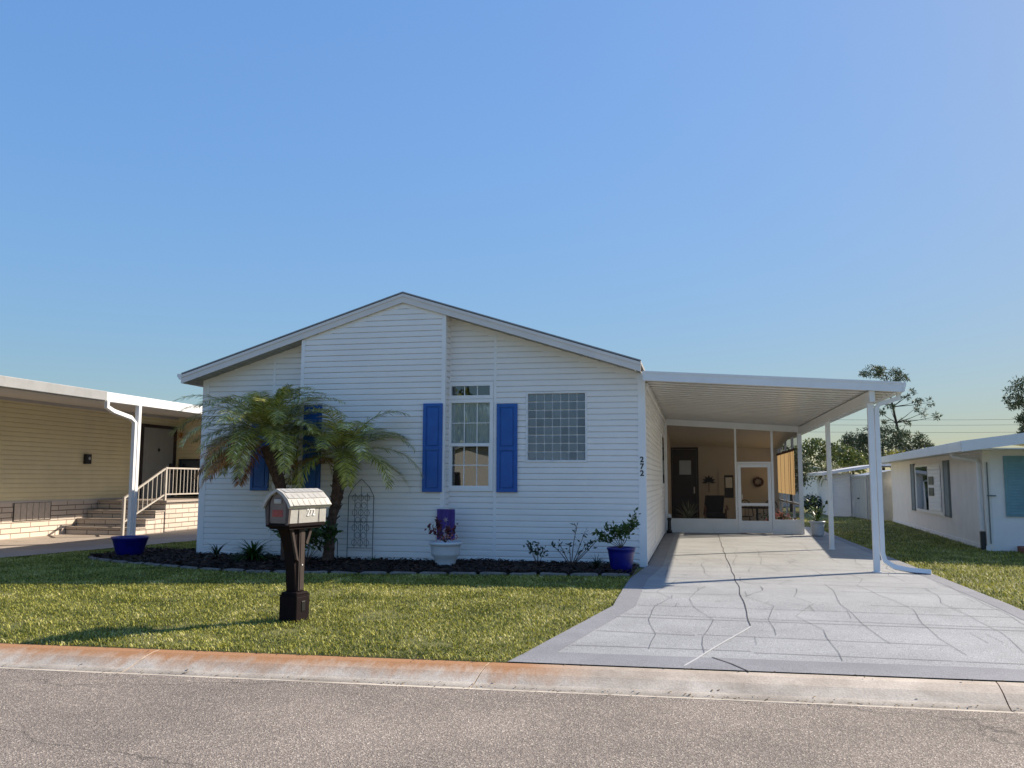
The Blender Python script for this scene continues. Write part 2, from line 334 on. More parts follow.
def box(bm, x0, x1, y0, y1, z0, z1, bev=0):
    if x0 > x1: x0, x1 = x1, x0
    if y0 > y1: y0, y1 = y1, y0
    if z0 > z1: z0, z1 = z1, z0
    r = bmesh.ops.create_cube(bm, size=1)
    for v in r['verts']:
        v.co = Vector(((x0+x1)/2+v.co.x*(x1-x0), (y0+y1)/2+v.co.y*(y1-y0), (z0+z1)/2+v.co.z*(z1-z0)))
    if bev:
        es = list({e for v in r['verts'] for e in v.link_edges})
        bmesh.ops.bevel(bm, geom=es, offset=bev, segments=2, affect='EDGES', profile=.5)
    return bm
def tube(bm, pts, rad, seg=8, cap=True):
    pts = [Vector(p) for p in pts]; rings = []
    rads = rad if isinstance(rad, (list, tuple)) else [rad]*len(pts)
    ref = None
    for i, p in enumerate(pts):
        t = (pts[min(i+1, len(pts)-1)]-pts[max(i-1, 0)]).normalized()
        if ref is None:
            ref = Vector((0, 0, 1)) if abs(t.z) < .9 else Vector((1, 0, 0))
        a = (ref - t*ref.dot(t)).normalized(); ref = a; b = t.cross(a)
        rings.append([bm.verts.new(p+(a*math.cos(2*math.pi*k/seg+math.pi/seg)+b*math.sin(2*math.pi*k/seg+math.pi/seg))*rads[i]) for k in range(seg)])
    for r0, r1 in zip(rings, rings[1:]):
        for k in range(seg): bm.faces.new((r0[k], r0[(k+1) % seg], r1[(k+1) % seg], r1[k]))
    if cap: bm.faces.new(rings[0][::-1]); bm.faces.new(rings[-1])
    return bm
def sq(bm, pts, half): return tube(bm, pts, half*1.4142, 4)
def lathe(bm, prof, cx, cy_, seg=28, cz=0):
    rings = [[bm.verts.new((cx+r*math.cos(2*math.pi*k/seg), cy_+r*math.sin(2*math.pi*k/seg), cz+z)) for k in range(seg)] for r, z in prof]
    for r0, r1 in zip(rings, rings[1:]):
        for k in range(seg): bm.faces.new((r0[k], r0[(k+1) % seg], r1[(k+1) % seg], r1[k]))
    bm.faces.new(rings[0][::-1]); bm.faces.new(rings[-1])
    return bm
def prism(bm, poly, d):
    """extrude polygon (list of 3D points) by vector d"""
    d = Vector(d); a = [bm.verts.new(p) for p in poly]; b = [bm.verts.new(Vector(p)+d) for p in poly]; n = len(a)
    bm.faces.new(a[::-1]); bm.faces.new(b)
    for i in range(n): bm.faces.new((a[i], a[(i+1) % n], b[(i+1) % n], b[i]))
    return bm
def fixn(bm): bmesh.ops.recalc_face_normals(bm, faces=bm.faces[:]); return bm
def siding(bm, o, u, n, u0, u1, z0, z1, course=.102, proud=.026, zb=0.0):
    """drop-lap boards: o origin, u horizontal unit, n outward unit"""
    o, u, n = Vector(o), Vector(u), Vector(n)
    prof = ((0, .0), (.0, 1.), (.70, .92), (.86, .62), (1., .0))
    q = lambda uu, zz, pp: o+u*uu+n*pp+Vector((0, 0, zz))
    k = math.floor((z0-zb)/course+1e-6)
    while zb+k*course < z1-1e-4:
        a = zb+k*course
        for (t0, p0), (t1, p1) in zip(prof, prof[1:]):
            za, zb_ = a+t0*course, a+t1*course
            ca, cb = max(za, z0), min(zb_, z1)
            if t0 == t1:
                if a < z0-1e-5: continue
                pa, pb = p0*proud, p1*proud; ca = cb = a
            else:
                if cb <= ca: continue
                pa = proud*(p0+(p1-p0)*(ca-za)/(zb_-za)); pb = proud*(p0+(p1-p0)*(cb-za)/(zb_-za))
            bm.faces.new([bm.verts.new(q(u0, ca, pa)), bm.verts.new(q(u1, ca, pa)), bm.verts.new(q(u1, cb, pb)), bm.verts.new(q(u0, cb, pb))])
        k += 1
    return bm
def cut(bm, co, no):
    g = bm.verts[:]+bm.edges[:]+bm.faces[:]
    bmesh.ops.bisect_plane(bm, geom=g, plane_co=co, plane_no=no, clear_outer=True)
def text_bm(s, size, ext=.004, bold=0.):
    cu = bpy.data.curves.new('t', 'FONT'); cu.body = s; cu.size = size; cu.extrude = ext; cu.align_x = 'CENTER'; cu.align_y = 'CENTER'; cu.offset = bold
    o = bpy.data.objects.new('t', cu); C.objects.link(o)
    dg = bpy.context.evaluated_depsgraph_get(); me = bpy.data.meshes.new_from_object(o.evaluated_get(dg))
    C.objects.unlink(o); bpy.data.objects.remove(o); bpy.data.curves.remove(cu)
    bm = BM(); bm.from_mesh(me); bpy.data.meshes.remove(me); return bm
def np_mesh(name, V, F):
    me = bpy.data.meshes.new(name); me.from_pydata(V.tolist() if hasattr(V, 'tolist') else V, [], F.tolist() if hasattr(F, 'tolist') else F); return me
def quads_mesh(name, Q):
    """Q: (n,4,3) array of loose quads"""
    Q = np.asarray(Q, dtype=np.float32); n = len(Q); me = bpy.data.meshes.new(name)
    me.vertices.add(n*4); me.vertices.foreach_set('co', Q.reshape(-1))
    me.loops.add(n*4); me.loops.foreach_set('vertex_index', np.arange(n*4, dtype=np.int32))
    me.polygons.add(n); me.polygons.foreach_set('loop_start', np.arange(0, n*4, 4, dtype=np.int32)); me.polygons.foreach_set('loop_total', np.full(n, 4, dtype=np.int32))
    me.update(); return me

# ------------------------------------------------------------------ terrain
def kerb_back(x): return -7.47+.043*(x+1)
def zg(x, y):
    t = min(1, max(0, (-y-3.4)/4.0)); t = t*t*(3-2*t)
    return -.10*t
KW = .70
xs = [-900, -300, -120, -60, -40, -30] + [-25+.5*i for i in range(82)] + [20, 26, 40, 60, 120, 300, 900]
ts = [1200, 500, 250, 120, 80, 60, 45, 36, 30, 26, 22, 19, 16, 14, 12, 10, 9, 8, 7.5, 7, 6.5, 6, 5.5, 5, 4.5, 4, 3.5, 3, 2.5, 2, 1.5, 1, .5, .2, 0]
bm = BM(); grid = []
for t in ts:
    grid.append([bm.verts.new((x, kerb_back(x)+t, zg(x, kerb_back(x)+t)-.004+(.012*noise.noise((x*.9, t*.9, 0)) if 0 < t < 22 else 0))) for x in xs])
for t, z in ((-.02, -.4), (-10, -.4), (-11, -.2), (-60, -.2), (-900, -.2)):
    grid.append([bm.verts.new((x, kerb_back(x)+t, z)) for x in xs])
for a, b in zip(grid, grid[1:]):
    for i in range(len(xs)-1): bm.faces.new((a[i], b[i], b[i+1], a[i+1]))
place(obj('ground', fixn(bm), M['turf'], smooth=True), kind='structure')
bm = BM()
for xa, xb in ((-900, -60), (-60, -20), (-20, 20), (20, 60), (60, 900)):
    bm.faces.new([bm.verts.new(p) for p in ((xa, kerb_back(xa)-KW+.005, -.169), (xa, kerb_back(xa)-10.5, -.15), (xb, kerb_back(xb)-10.5, -.15), (xb, kerb_back(xb)-KW+.005, -.169))])
place(obj('road', fixn(bm), M['asphalt']), kind='structure')
# kerb: back edge, slope to flow line, lip
prof = [(-.012, -.30), (0, -.112), (.03, -.098), (.12, -.104), (.26, -.135), (.40, -.185), (.50, -.205), (.58, -.192), (KW, -.168), (KW+.01, -.30)]
bm = BM(); uv = bm.loops.layers.uv.new('UVMap')
x = -60.
seams = [-.9]
segs = []
xx = -.9
while xx > -60: segs.append((xx-3.05, xx)); xx -= 3.05
xx = -.9
while xx < 60: segs.append((xx, xx+(4.0 if xx < 3 else 3.05))); xx += (4.0 if xx < 3 else 3.05)
for xa, xb in segs:
    n = 6 if abs(xa) < 12 else 1
    prev = None
    for i in range(n+1):
        X = xa+.005+(xb-xa-.010)*i/n
        ring = [bm.verts.new((X-.10*d, kerb_back(X)-d, z+.003*noise.noise((X*2, d*6, 3)))) for d, z in prof]
        if prev:
            for j in range(len(prof)-1):
                f = bm.faces.new((prev[j], prev[j+1], ring[j+1], ring[j]))
                for l in f.loops:
                    kk = [v for v in (prev[j], prev[j+1], ring[j+1], ring[j])].index(l.vert)
                    jj = j if kk in (0, 3) else j+1
                    l[uv].uv = (l.vert.co.x, prof[jj][0]/KW)
        else:
            bm.faces.new(ring)
        prev = ring
    bm.faces.new(prev[::-1])
place(obj('kerb', bm, M['curb'], smooth=False), kind='structure')

def zdrop(y): return 0 if y > -6.4 else -.019*min(1, (-6.4-y)/1.0)
def sheet(name, rows, m, dz, cols=8):
    """rows: (y, x_left, x_right); follows the ground"""
    bm = BM(); prev = None
    for y, a, b in rows:
        r = [bm.verts.new((a+(b-a)*i/cols, y+(0 if y > -7 else .043*(a+(b-a)*i/cols)), zg(0, y)+dz+zdrop(y))) for i in range(cols+1)]
        if prev:
            for i in range(cols): bm.faces.new((prev[i], r[i], r[i+1], prev[i+1]))
        prev = r
    # side skirts
    return place(obj(name, fixn(bm), m), kind='structure')
def dl(y):
    if y > -4.6: return -.12
    t = (-4.6-y)/3.2; return -.12-.72*t
def drr(y):
    if y > -4.6: return 4.40
    t = (-4.6-y)/3.2; return 4.40+.6*t
ys = [13.6, 9.6, 4, 2, 0, -2, -3.4, -4, -4.6, -5, -5.5, -6, -6.5, -6.9, -7.2, -7.43]
sheet('driveway', [(y, dl(y) if y < 0 else 0.02, drr(y)) for y in ys], M['drive'], .022)
sheet('driveway_border', [(y, dl(y) if y < 0.0 else .02, (dl(y) if y < 0 else .02)+.26) for y in ys[1:-1]], M['driveb'], .0245, 2)
sheet('driveway_border', [(y, drr(y)-.22, drr(y)) for y in ys[1:-1]], M['driveb'], .0245, 2)
sheet('driveway_border', [(9.5, .28, 4.18), (9.3, .28, 4.18)], M['driveb'], .0245, 2)
sheet('driveway_border', [(-7.0, dl(-7.0)+.0, drr(-7.0)), (-7.2, dl(-7.2)+.0, drr(-7.2)), (-7.43, dl(-7.43), drr(-7.43))], M['driveb'], .027, 6)
# driveway edges (slab thickness)
bm = BM()
for f_ in (dl, drr):
    for a, b in zip(ys, ys[1:]):
        if f_ is dl and a > 0: continue
        bm.faces.new([bm.verts.new(p) for p in ((f_(a), a, zg(0, a)+.0215+zdrop(a)), (f_(b), b+(0 if b > -7 else .043*f_(b)), zg(0, b)+.0215+zdrop(b)), (f_(b), b+(0 if b > -7 else .043*f_(b)), zg(0, b)-.08), (f_(a), a, zg(0, a)-.08))])
place(obj('driveway_slab_edge', bm, M['driveb']), kind='structure')
# saw-cut joint with dirt, pale patched diagonal
def ribbon(bm, pts, wd, dz, wig=0):
    prev = None
    P = []
    for (a, b), (c, d) in zip(pts, pts[1:]):
        n = max(2, int(math.hypot(c-a, d-b)/.25))
        P += [(a+(c-a)*i/n, b+(d-b)*i/n) for i in range(n)]
    P.append(pts[-1])
    for i, (x_, y_) in enumerate(P):
        q = P[min(i+1, len(P)-1)]; p = P[max(i-1, 0)]; t = Vector((q[0]-p[0], q[1]-p[1])).normalized(); nn = Vector((-t.y, t.x))
        x2 = x_+wig*noise.noise((x_*1.3, y_*1.3, 5)); y2 = y_+wig*noise.noise((x_*1.3, y_*1.3, 9))
        ww = wd*(.7+.6*abs(noise.noise((x_*5, y_*5, 1)))) if wig else wd
        r = [bm.verts.new((x2+nn.x*ww, y2+nn.y*ww, zg(0, y2)+dz+zdrop(y2))), bm.verts.new((x2-nn.x*ww, y2-nn.y*ww, zg(0, y2)+dz+zdrop(y2)))]
        if prev: bm.faces.new((prev[0], r[0], r[1], prev[1]))
        prev = r
M['crack'] = mat('dirt_filled_joint', (.06, .055, .05), .95, .3, 20)
M['score'] = mat('scored_line', (.15, .15, .16), .9, .2, 20)
M['patch'] = mat('pale_joint_filler', (.54, .54, .53), .8, .1, 8)
bm = BM(); ribbon(bm, [(1.4, 9.3), (1.38, 2), (1.38, -2.9), (1.36, -5.5)], .006, .0265, .03)
ribbon(bm, [(.28, 2.9), (4.18, 2.9)], .005, .0265)
ribbon(bm, [(.28, 6.2), (4.18, 6.2)], .005, .0265)
ribbon(bm, [(.95, -6.95), (1.1, -7.15), (1.25, -7.42)], .009, .0295, .02)
place(obj('driveway_joint', bm, M['crack']), kind='structure')
bm = BM(); rs = random.Random(11); y_ = -6.7
while y_ < 9:
    if abs(y_+5.25) < .3: y_ += .3
    x_ = dl(y_)+.28 if y_ < 0 else .3
    while x_ < 4.1:
        l = rs.uniform(.8, 2.6); e = min(x_+l, (drr(y_) if y_ < 0 else 4.4)-.25)
        if rs.random() < .8 and e-x_ > .3: ribbon(bm, [(x_, y_), (e, y_+rs.uniform(-.06, .06))], .005, .0265)
        x_ = e+.02
    y_ += rs.uniform(.42, .75)
ribbon(bm, [(dl(-5.25)+.26, -5.25), (drr(-5.25)-.24, -5.25)], .006, .027)
for k in range(8):
    X = .45+k*.52+rs.uniform(-.1, .1); y0 = -6.9+rs.uniform(0, 1.0); P_ = [(X, y0)]
    while P_[-1][1] < rs.uniform(1, 8): P_.append((X+rs.uniform(-.16, .16)*(1 if P_[-1][1] < 2 else .5), P_[-1][1]+rs.uniform(.45, .9)))
    cuts = [0, len(P_)//2, len(P_)]
    for a, b in ((0, len(P_)//2), (len(P_)//2+(k % 2), len(P_))):
        if b-a > 1: ribbon(bm, P_[a:b], .0028, .0268, .05)
for k in range(26):
    X, Y = rs.uniform(.3, 4.1), rs.uniform(-6.6, 3); ribbon(bm, [(X, Y), (X+rs.uniform(-.05, .05), Y+rs.uniform(.25, .5))], .0022, .0268, .03)
place(obj('driveway_scoring', bm, M['score']), kind='structure')
bm = BM(); ribbon(bm, [(1.36, -5.55), (.72, -7.3)], .012, .0275, .02)
place(obj('driveway_filler', bm, M['patch']), kind='structure')

# grit and leaf bits settled along the kerb
Q = []
for _ in range(700):
    x_ = random.uniform(-9, 7); d = random.choice((.46, .5, .54, .02, .7))+random.gauss(0, .05); y_ = kerb_back(x_)-max(.01, d)
    z = -.10 if d < .1 else (-.112-(d)*.19 if d < .5 else (-.2+.16*(d-.5)/.2*.2 if d < KW else -.168)); a = random.uniform(0, 6.28); l = random.uniform(.004, .014)
    c = Vector((x_, y_, z+.010)); u = Vector((math.cos(a), math.sin(a), .2))*l; v = Vector((-math.sin(a), math.cos(a), .1))*l*.5; Q.append([c-u-v, c+u-v, c+u+v, c-u+v])
place(obj('gutter_grit', quads_mesh('gutter_grit', Q), leafmat('grit_bits', (.04, .03, .02), (.16, .11, .06), (.3, .22, .12), .9, 0, 3)), 'scattered grit and dry leaf bits along the kerb gutter', 'litter', kind='stuff')

# neighbour's paved strip on the left
bm = BM()
pl = [(-19, -7.6), (-12.6, -7.4), (-11.95, -4.0), (-11.45, -1.3), (-10.95, 1.6), (-10.5, 3.9), (-10.4, 14), (-19, 14)]
bm.faces.new([bm.verts.new((a, b, .012)) for a, b in pl])
place(obj('side_path', fixn(bm), M['ndrive']), kind='structure')

# ------------------------------------------------------------------ bed, mulch, edging
bed = [(.0-.16, -1.50), (-1.2, -1.62), (-3.0, -1.95), (-4.6, -2.22), (-5.9, -2.36), (-7.0, -2.12), (-8.05, -1.76), (-9.0, -1.42), (-9.75, -1.05), (-10.05, -.70), (-9.9, -.30), (-9.95, .30), (-10.1, .9)]
def bed_inside(x_, y_):
    P = bed+[(-8.4, .9), (-8.4, 0), (-.16, 0)]; c = False
    for (a, b), (e, f) in zip(P, P[1:]+P[:1]):
        if (b > y_) != (f > y_) and x_ < (e-a)*(y_-b)/(f-b)+a: c = not c
    return c
bm = BM(); G = {}
st = .09
for i in range(int(10.4/st)):
    for j in range(int(3.5/st)):
        x_, y_ = -10.2+i*st, -2.45+j*st
        if bed_inside(x_+st/2, y_+st/2) and not (x_ > -8.35 and y_ > -.02):
            vs = []
            for (a, b) in ((i, j), (i+1, j), (i+1, j+1), (i, j+1)):
                if (a, b) not in G:
                    px_, py_ = -10.2+a*st, -2.45+b*st
                    edge = bed_inside(px_-.12, py_) and bed_inside(px_+.12, py_) and bed_inside(px_, py_-.12)
                    G[(a, b)] = bm.verts.new((px_, py_, (.035 if edge else .01)+.04*abs(noise.noise((px_*3, py_*3, 0)))+random.uniform(0, .022)))
                vs.append(G[(a, b)])
            bm.faces.new(vs)
mul = obj('mulch', fixn(bm), M['mulch']); place(mul, kind='stuff', label='dark brown bark mulch filling the front flower bed', cat='mulch')
# loose chips
Q = []
while len(Q) < 9000:
    x_, y_ = random.uniform(-10.1, -.16), random.uniform(-2.4, .8)
    if not bed_inside(x_, y_) or (x_ > -8.35 and y_ > -.02): continue
    a = random.uniform(0, 6.28); l, wd = random.uniform(.02, .05), random.uniform(.006, .014); t = random.uniform(-.5, .5)
    d = Vector((math.cos(a), math.sin(a), t))*l; n_ = Vector((-math.sin(a), math.cos(a), random.uniform(-.6, .6)))*wd; c = Vector((x_, y_, .05+random.uniform(-.01, .04)))
    Q.append([c-d-n_, c+d-n_, c+d+n_, c-d+n_])
M['chips'] = leafmat('bark_chips', (.012, .006, .004), (.05, .022, .014), (.14, .09, .06), .9, 0, 9)
chips = obj('bark_chips', quads_mesh('bark_chips', Q), M['chips']); place(chips, kind='stuff', label='loose bark chips scattered over the dark flower bed', cat='mulch')
# concrete edging made of short cast lengths
bm = BM(); P = []
for (a, b), (c, d) in zip(bed[:-1], bed[1:]):
    n = max(2, int(math.hypot(c-a, d-b)/.05)); P += [Vector((a+(c-a)*i/n, b+(d-b)*i/n, 0)) for i in range(n)]
for _ in range(25): P = [P[0]]+[(P[i-1]+P[i]*2+P[i+1])/4 for i in range(1, len(P)-1)]+[P[-1]]
prev = None
for i, p in enumerate(P):
    t = (P[min(i+1, len(P)-1)]-P[max(i-1, 0)]).normalized(); n_ = Vector((-t.y, t.x, 0)); h = .045+.014*noise.noise(p*3)+(-.012 if i % 9 in (0, 8) else 0)
    ring = [bm.verts.new(p+n_*o_+Vector((0, 0, z))) for o_, z in ((-.045, -.02), (-.042, h*.8), (-.02, h), (.02, h), (.042, h*.8), (.045, -.02))]
    if prev and i % 9:
        for k in range(5): bm.faces.new((prev[k], ring[k], ring[k+1], prev[k+1]))
    prev = ring
place(obj('bed_edging', fixn(bm), M['edging'], smooth=True), 'pale curved concrete edging around the mulched flower bed', 'garden edging')

# ------------------------------------------------------------------ grass
def grass(n, area, hmin, hmax, keep):
    x0, x1, y0, y1 = area
    X = RNG.uniform(x0, x1, n); Y = RNG.uniform(y0, y1, n)
    k = np.array([keep(a, b) for a, b in zip(X, Y)]); X, Y = X[k], Y[k]; n = len(X)
    Z = np.array([zg(a, b) for a, b in zip(X, Y)])
    Z = Z+0.0; clump = np.array([noise.noise((a*2.1, b*2.1, 0)) for a, b in zip(X, Y)])
    H = RNG.uniform(hmin, hmax, n)*(1+.35*clump); A = RNG.uniform(0, 2*np.pi, n); Lb = RNG.uniform(.2, 1.25, n)*H; W = RNG.uniform(.003, .0065, n)
    dx, dy = np.cos(A), np.sin(A); Q = np.zeros((n, 2, 4, 3), np.float32)
    def pt(t, s): # t along, s side
        return np.stack([X+dx*Lb*t*t - dy*W*s, Y+dy*Lb*t*t+dx*W*s, Z+H*t*(1-.28*t)], -1)
    Q[:, 0, 0] = pt(0, 1); Q[:, 0, 1] = pt(0, -1); Q[:, 0, 2] = pt(.55, -.9); Q[:, 0, 3] = pt(.55, .9)
    Q[:, 1, 0] = pt(.55, .9); Q[:, 1, 1] = pt(.55, -.9); Q[:, 1, 2] = pt(1, -.15); Q[:, 1, 3] = pt(1, .15)
    V = np.zeros((n, 6, 3), np.float32); V[:, 0] = Q[:, 0, 0]; V[:, 1] = Q[:, 0, 1]; V[:, 2] = Q[:, 0, 2]; V[:, 3] = Q[:, 0, 3]; V[:, 4] = Q[:, 1, 2]; V[:, 5] = Q[:, 1, 3]
    me = bpy.data.meshes.new('lawn_grass'); me.vertices.add(n*6); me.vertices.foreach_set('co', V.reshape(-1))
    b = np.arange(n)[:, None]*6; idx = np.concatenate([b+np.array([[0, 1, 2, 3]]), b+np.array([[3, 2, 4, 5]])], 1).reshape(-1).astype(np.int32)
    me.loops.add(n*8); me.loops.foreach_set('vertex_index', idx); me.polygons.add(n*2)
    me.polygons.foreach_set('loop_start', np.arange(0, n*8, 4, dtype=np.int32)); me.polygons.foreach_set('loop_total', np.full(n*2, 4, np.int32)); me.update()
    return me
def keep_front(x_, y_):
    if y_ < kerb_back(x_)-.035*(noise.noise((x_*6, 0, 0))+.4) or bed_inside(x_, y_) or x_ > dl(y_)+.035*noise.noise((0, y_*5, 7)): return False
    if x_ > -8.35 and y_ > 0: return False
    xe = -12.6+(y_+7.4)*(1.15/6.1) if y_ < -1.3 else -11.45+(y_+1.3)*(.95/5.2)
    if x_ < xe+.03: return False
    if noise.noise((x_*1.7+4, y_*1.7, 2)) < -.36: return random.random() < .35
    return True
place(obj('lawn_grass', grass(330000, (-13, -.1, -7.75, 4.5), .018, .048, keep_front), M['grass']), 'clipped green lawn in front of the white house', 'grass', kind='stuff')
def keep_right(x_, y_):
    if x_ < drr(y_)+.035*noise.noise((0, y_*5, 3)) or y_ < kerb_back(x_): return False
    if y_ > 5.1 and x_ > 6.8+.072*(y_-5.1)-.02: return False
    return random.random() < max(.25, 1-.05*max(0, y_+2))
place(obj('lawn_grass', grass(120000, (4.3, 9.5, -6.5, 21), .03, .07, keep_right), M['grass']), 'green lawn strip right of the driveway', 'grass', kind='stuff')

# ------------------------------------------------------------------ our house
RX, RZ, SL = -4.22, 4.78, .318      # ridge
def ztop(x_): return RZ-SL*abs(x_-RX)
XL = -8.27; YB = 22.
house = thing('mobile_home', 'white sided single storey home with low gable and bright blue shutters, behind the front lawn', 'house', (-4.2, 0, 0))
WIN = (-3.42, -2.66, 1.28, 2.83); TRA = (-3.42, -2.66, 2.905, 3.13)
LWIN = (-6.80, -6.24, 1.28, 2.83); LTRA = (-6.80, -6.24, 2.905, 3.13)
GB = (-2.02, -.985, 1.77, 2.96)
BX0, BX1, BY = -6.13, -3.45, -.31
UX, NY = (1, 0, 0), (0, -1, 0)
bm = BM()
def wallrects(x0, x1, holes):
    """rectangles covering x0..x1, 0.06..4.8 minus holes of the same column"""
    z = .05
    for h in sorted(holes): siding(bm, (0, 0, 0), UX, NY, x0, x1, z, h[0], zb=.03); z = h[1]
    siding(bm, (0, 0, 0), UX, NY, x0, x1, z, 4.8, zb=.03)
wallrects(XL, -6.80, []); wallrects(-6.80, -6.24, [(1.28, 2.83), (2.905, 3.13)]); wallrects(-6.24, BX0, [])
wallrects(BX1, -3.42, []); wallrects(-3.42, -2.66, [(1.28, 2.83), (2.905, 3.13)]); wallrects(-2.66, -2.02, []); wallrects(-2.02, -.985, [(1.77, 2.96)]); wallrects(-.985, 0, [])
siding(bm, (0, BY, 0), UX, NY, BX0, BX1, .05, 4.8, zb=.0)
siding(bm, (BX1, 0, 0), (0, 1, 0), (1, 0, 0), BY, 0, .05, 4.6, zb=.0)
siding(bm, (BX0, 0, 0), (0, -1, 0), (-1, 0, 0), 0, -BY, .05, 4.6, zb=.0)
for sgn in (1, -1): cut(bm, (RX, 0, RZ-.15), Vector((SL*sgn, 0, 1)))
siding(bm, (0, 0, 0), (0, 1, 0), (1, 0, 0), 0, YB, .05, 3.29, zb=.03)
siding(bm, (XL, 0, 0), (0, -1, 0), (-1, 0, 0), -YB, 0, .05, 3.30, zb=.03)
bm.faces.new([bm.verts.new(p) for p in ((XL, YB, 0), (0, YB, 0), (0, YB, 3.29), (RX, YB, RZ-.15), (XL, YB, 3.3))])
obj('siding', bm, M['siding'], house)
# plinth strip at the bottom and solid backing
bm = BM(); box(bm, XL+.02, -.02, .04, .07, 0, .06); obj('skirting', bm, M['trim'], house)
def trim_piece(*a):
    obj('corner_trim', box(BM(), *a), M['trim'], house)
trim_piece(XL-.03, XL+.10, -.03, .10, 0, ztop(XL)-.19); trim_piece(-.10, .03, -.03, .10, 0, ztop(0)-.19)
for a in (-6.86, -2.62): obj('trim_strip', box(BM(), a, a+.05, -.03, .01, .03, ztop(a)-.2), M['trim'], house)
for a in (BX0-.028, BX1-.042): obj('trim_strip', box(BM(), a, a+.07, BY-.03, BY+.06, .03, ztop(a+.03)-.2), M['trim'], house)
obj('trim_strip', box(BM(), 0, .035, 9.40, 9.485, .0, 3.05), M['trim'], house)
# rake frieze boards under the fascia
bm = BM()
def rake(bm, xa, xb, y0, y1, t0, t1):
    """board following the roof: t0..t1 below the roof top line"""
    xsn = [xa, RX, xb] if xa < RX < xb else [xa, xb]
    for a, b in zip(xsn, xsn[1:]):
        prism(bm, [(a, y0, ztop(a)-t1), (b, y0, ztop(b)-t1), (b, y0, ztop(b)-t0), (a, y0, ztop(a)-t0)], (0, y1-y0, 0))
rake(bm, XL+.08, BX0-.03, -.018, .004, .19, .30); rake(bm, BX1+.05, -.10, -.018, .004, .19, .30); rake(bm, BX0+.05, BX1-.05, BY-.018, BY+.004, .19, .27)
obj('frieze', fixn(bm), M['trim'], house)
XE0, XE1, YF = -8.53, -.02, -.36
bm = BM(); rake(bm, XE0, XE1, YF, YB+.3, 0, .05); rf = obj('roof', fixn(bm), M['shingle'], house)
bm = BM(); rake(bm, XE0-.015, XE1+.01, YF-.035, YF-.001, -.006, .014); obj('drip_edge', fixn(bm), M['drip'], house)
bm = BM(); rake(bm, XE0, XE1, YF-.022, YF+.0, .032, .19); 
fs = obj('fascia', fixn(bm), M['fascia'], house)
bm = BM(); rake(bm, XE0-.004, XE1+.004, YF-.034, YF-.023, .032, .085); obj('fascia_band', fixn(bm), M['fascia'], house)
bm = BM(); box(bm, XE0-.022, XE0, YF-.02, YB+.3, ztop(XE0)-.19, ztop(XE0)-.01); obj('eave_fascia', fixn(bm), M['fascia'], house)
# soffit with grooves
bm = BM()
for a, b in ((XE0, BX0-.03), (BX1+.03, XE1)):
    x_ = a
    while x_ < b-.01:
        e = min(x_+.10, b)
        prism(bm, [(x_+.006, YF+.002, ztop(x_+.006)-.185), (e-.006, YF+.002, ztop(e-.006)-.185), (e-.006, YF+.002, ztop(e-.006)-.17), (x_+.006, YF+.002, ztop(x_+.006)-.17)], (0, .36, 0)); x_ = e
prism(bm, [(XE0, YF, ztop(XE0)-.168), (XE1, YF, ztop(XE1)-.168), (XE1, YF, ztop(XE1)-.155), (RX, YF, RZ-.155), (XE0, YF, ztop(XE0)-.155)][:0] or [(XE0, YF+.01, ztop(XE0)-.16), (XL, YF+.01, ztop(XL)-.16), (XL, YF+.01, ztop(XL)-.15), (XE0, YF+.01, ztop(XE0)-.15)], (0, YB, 0))
obj('soffit', fixn(bm), M['soffit'], house)
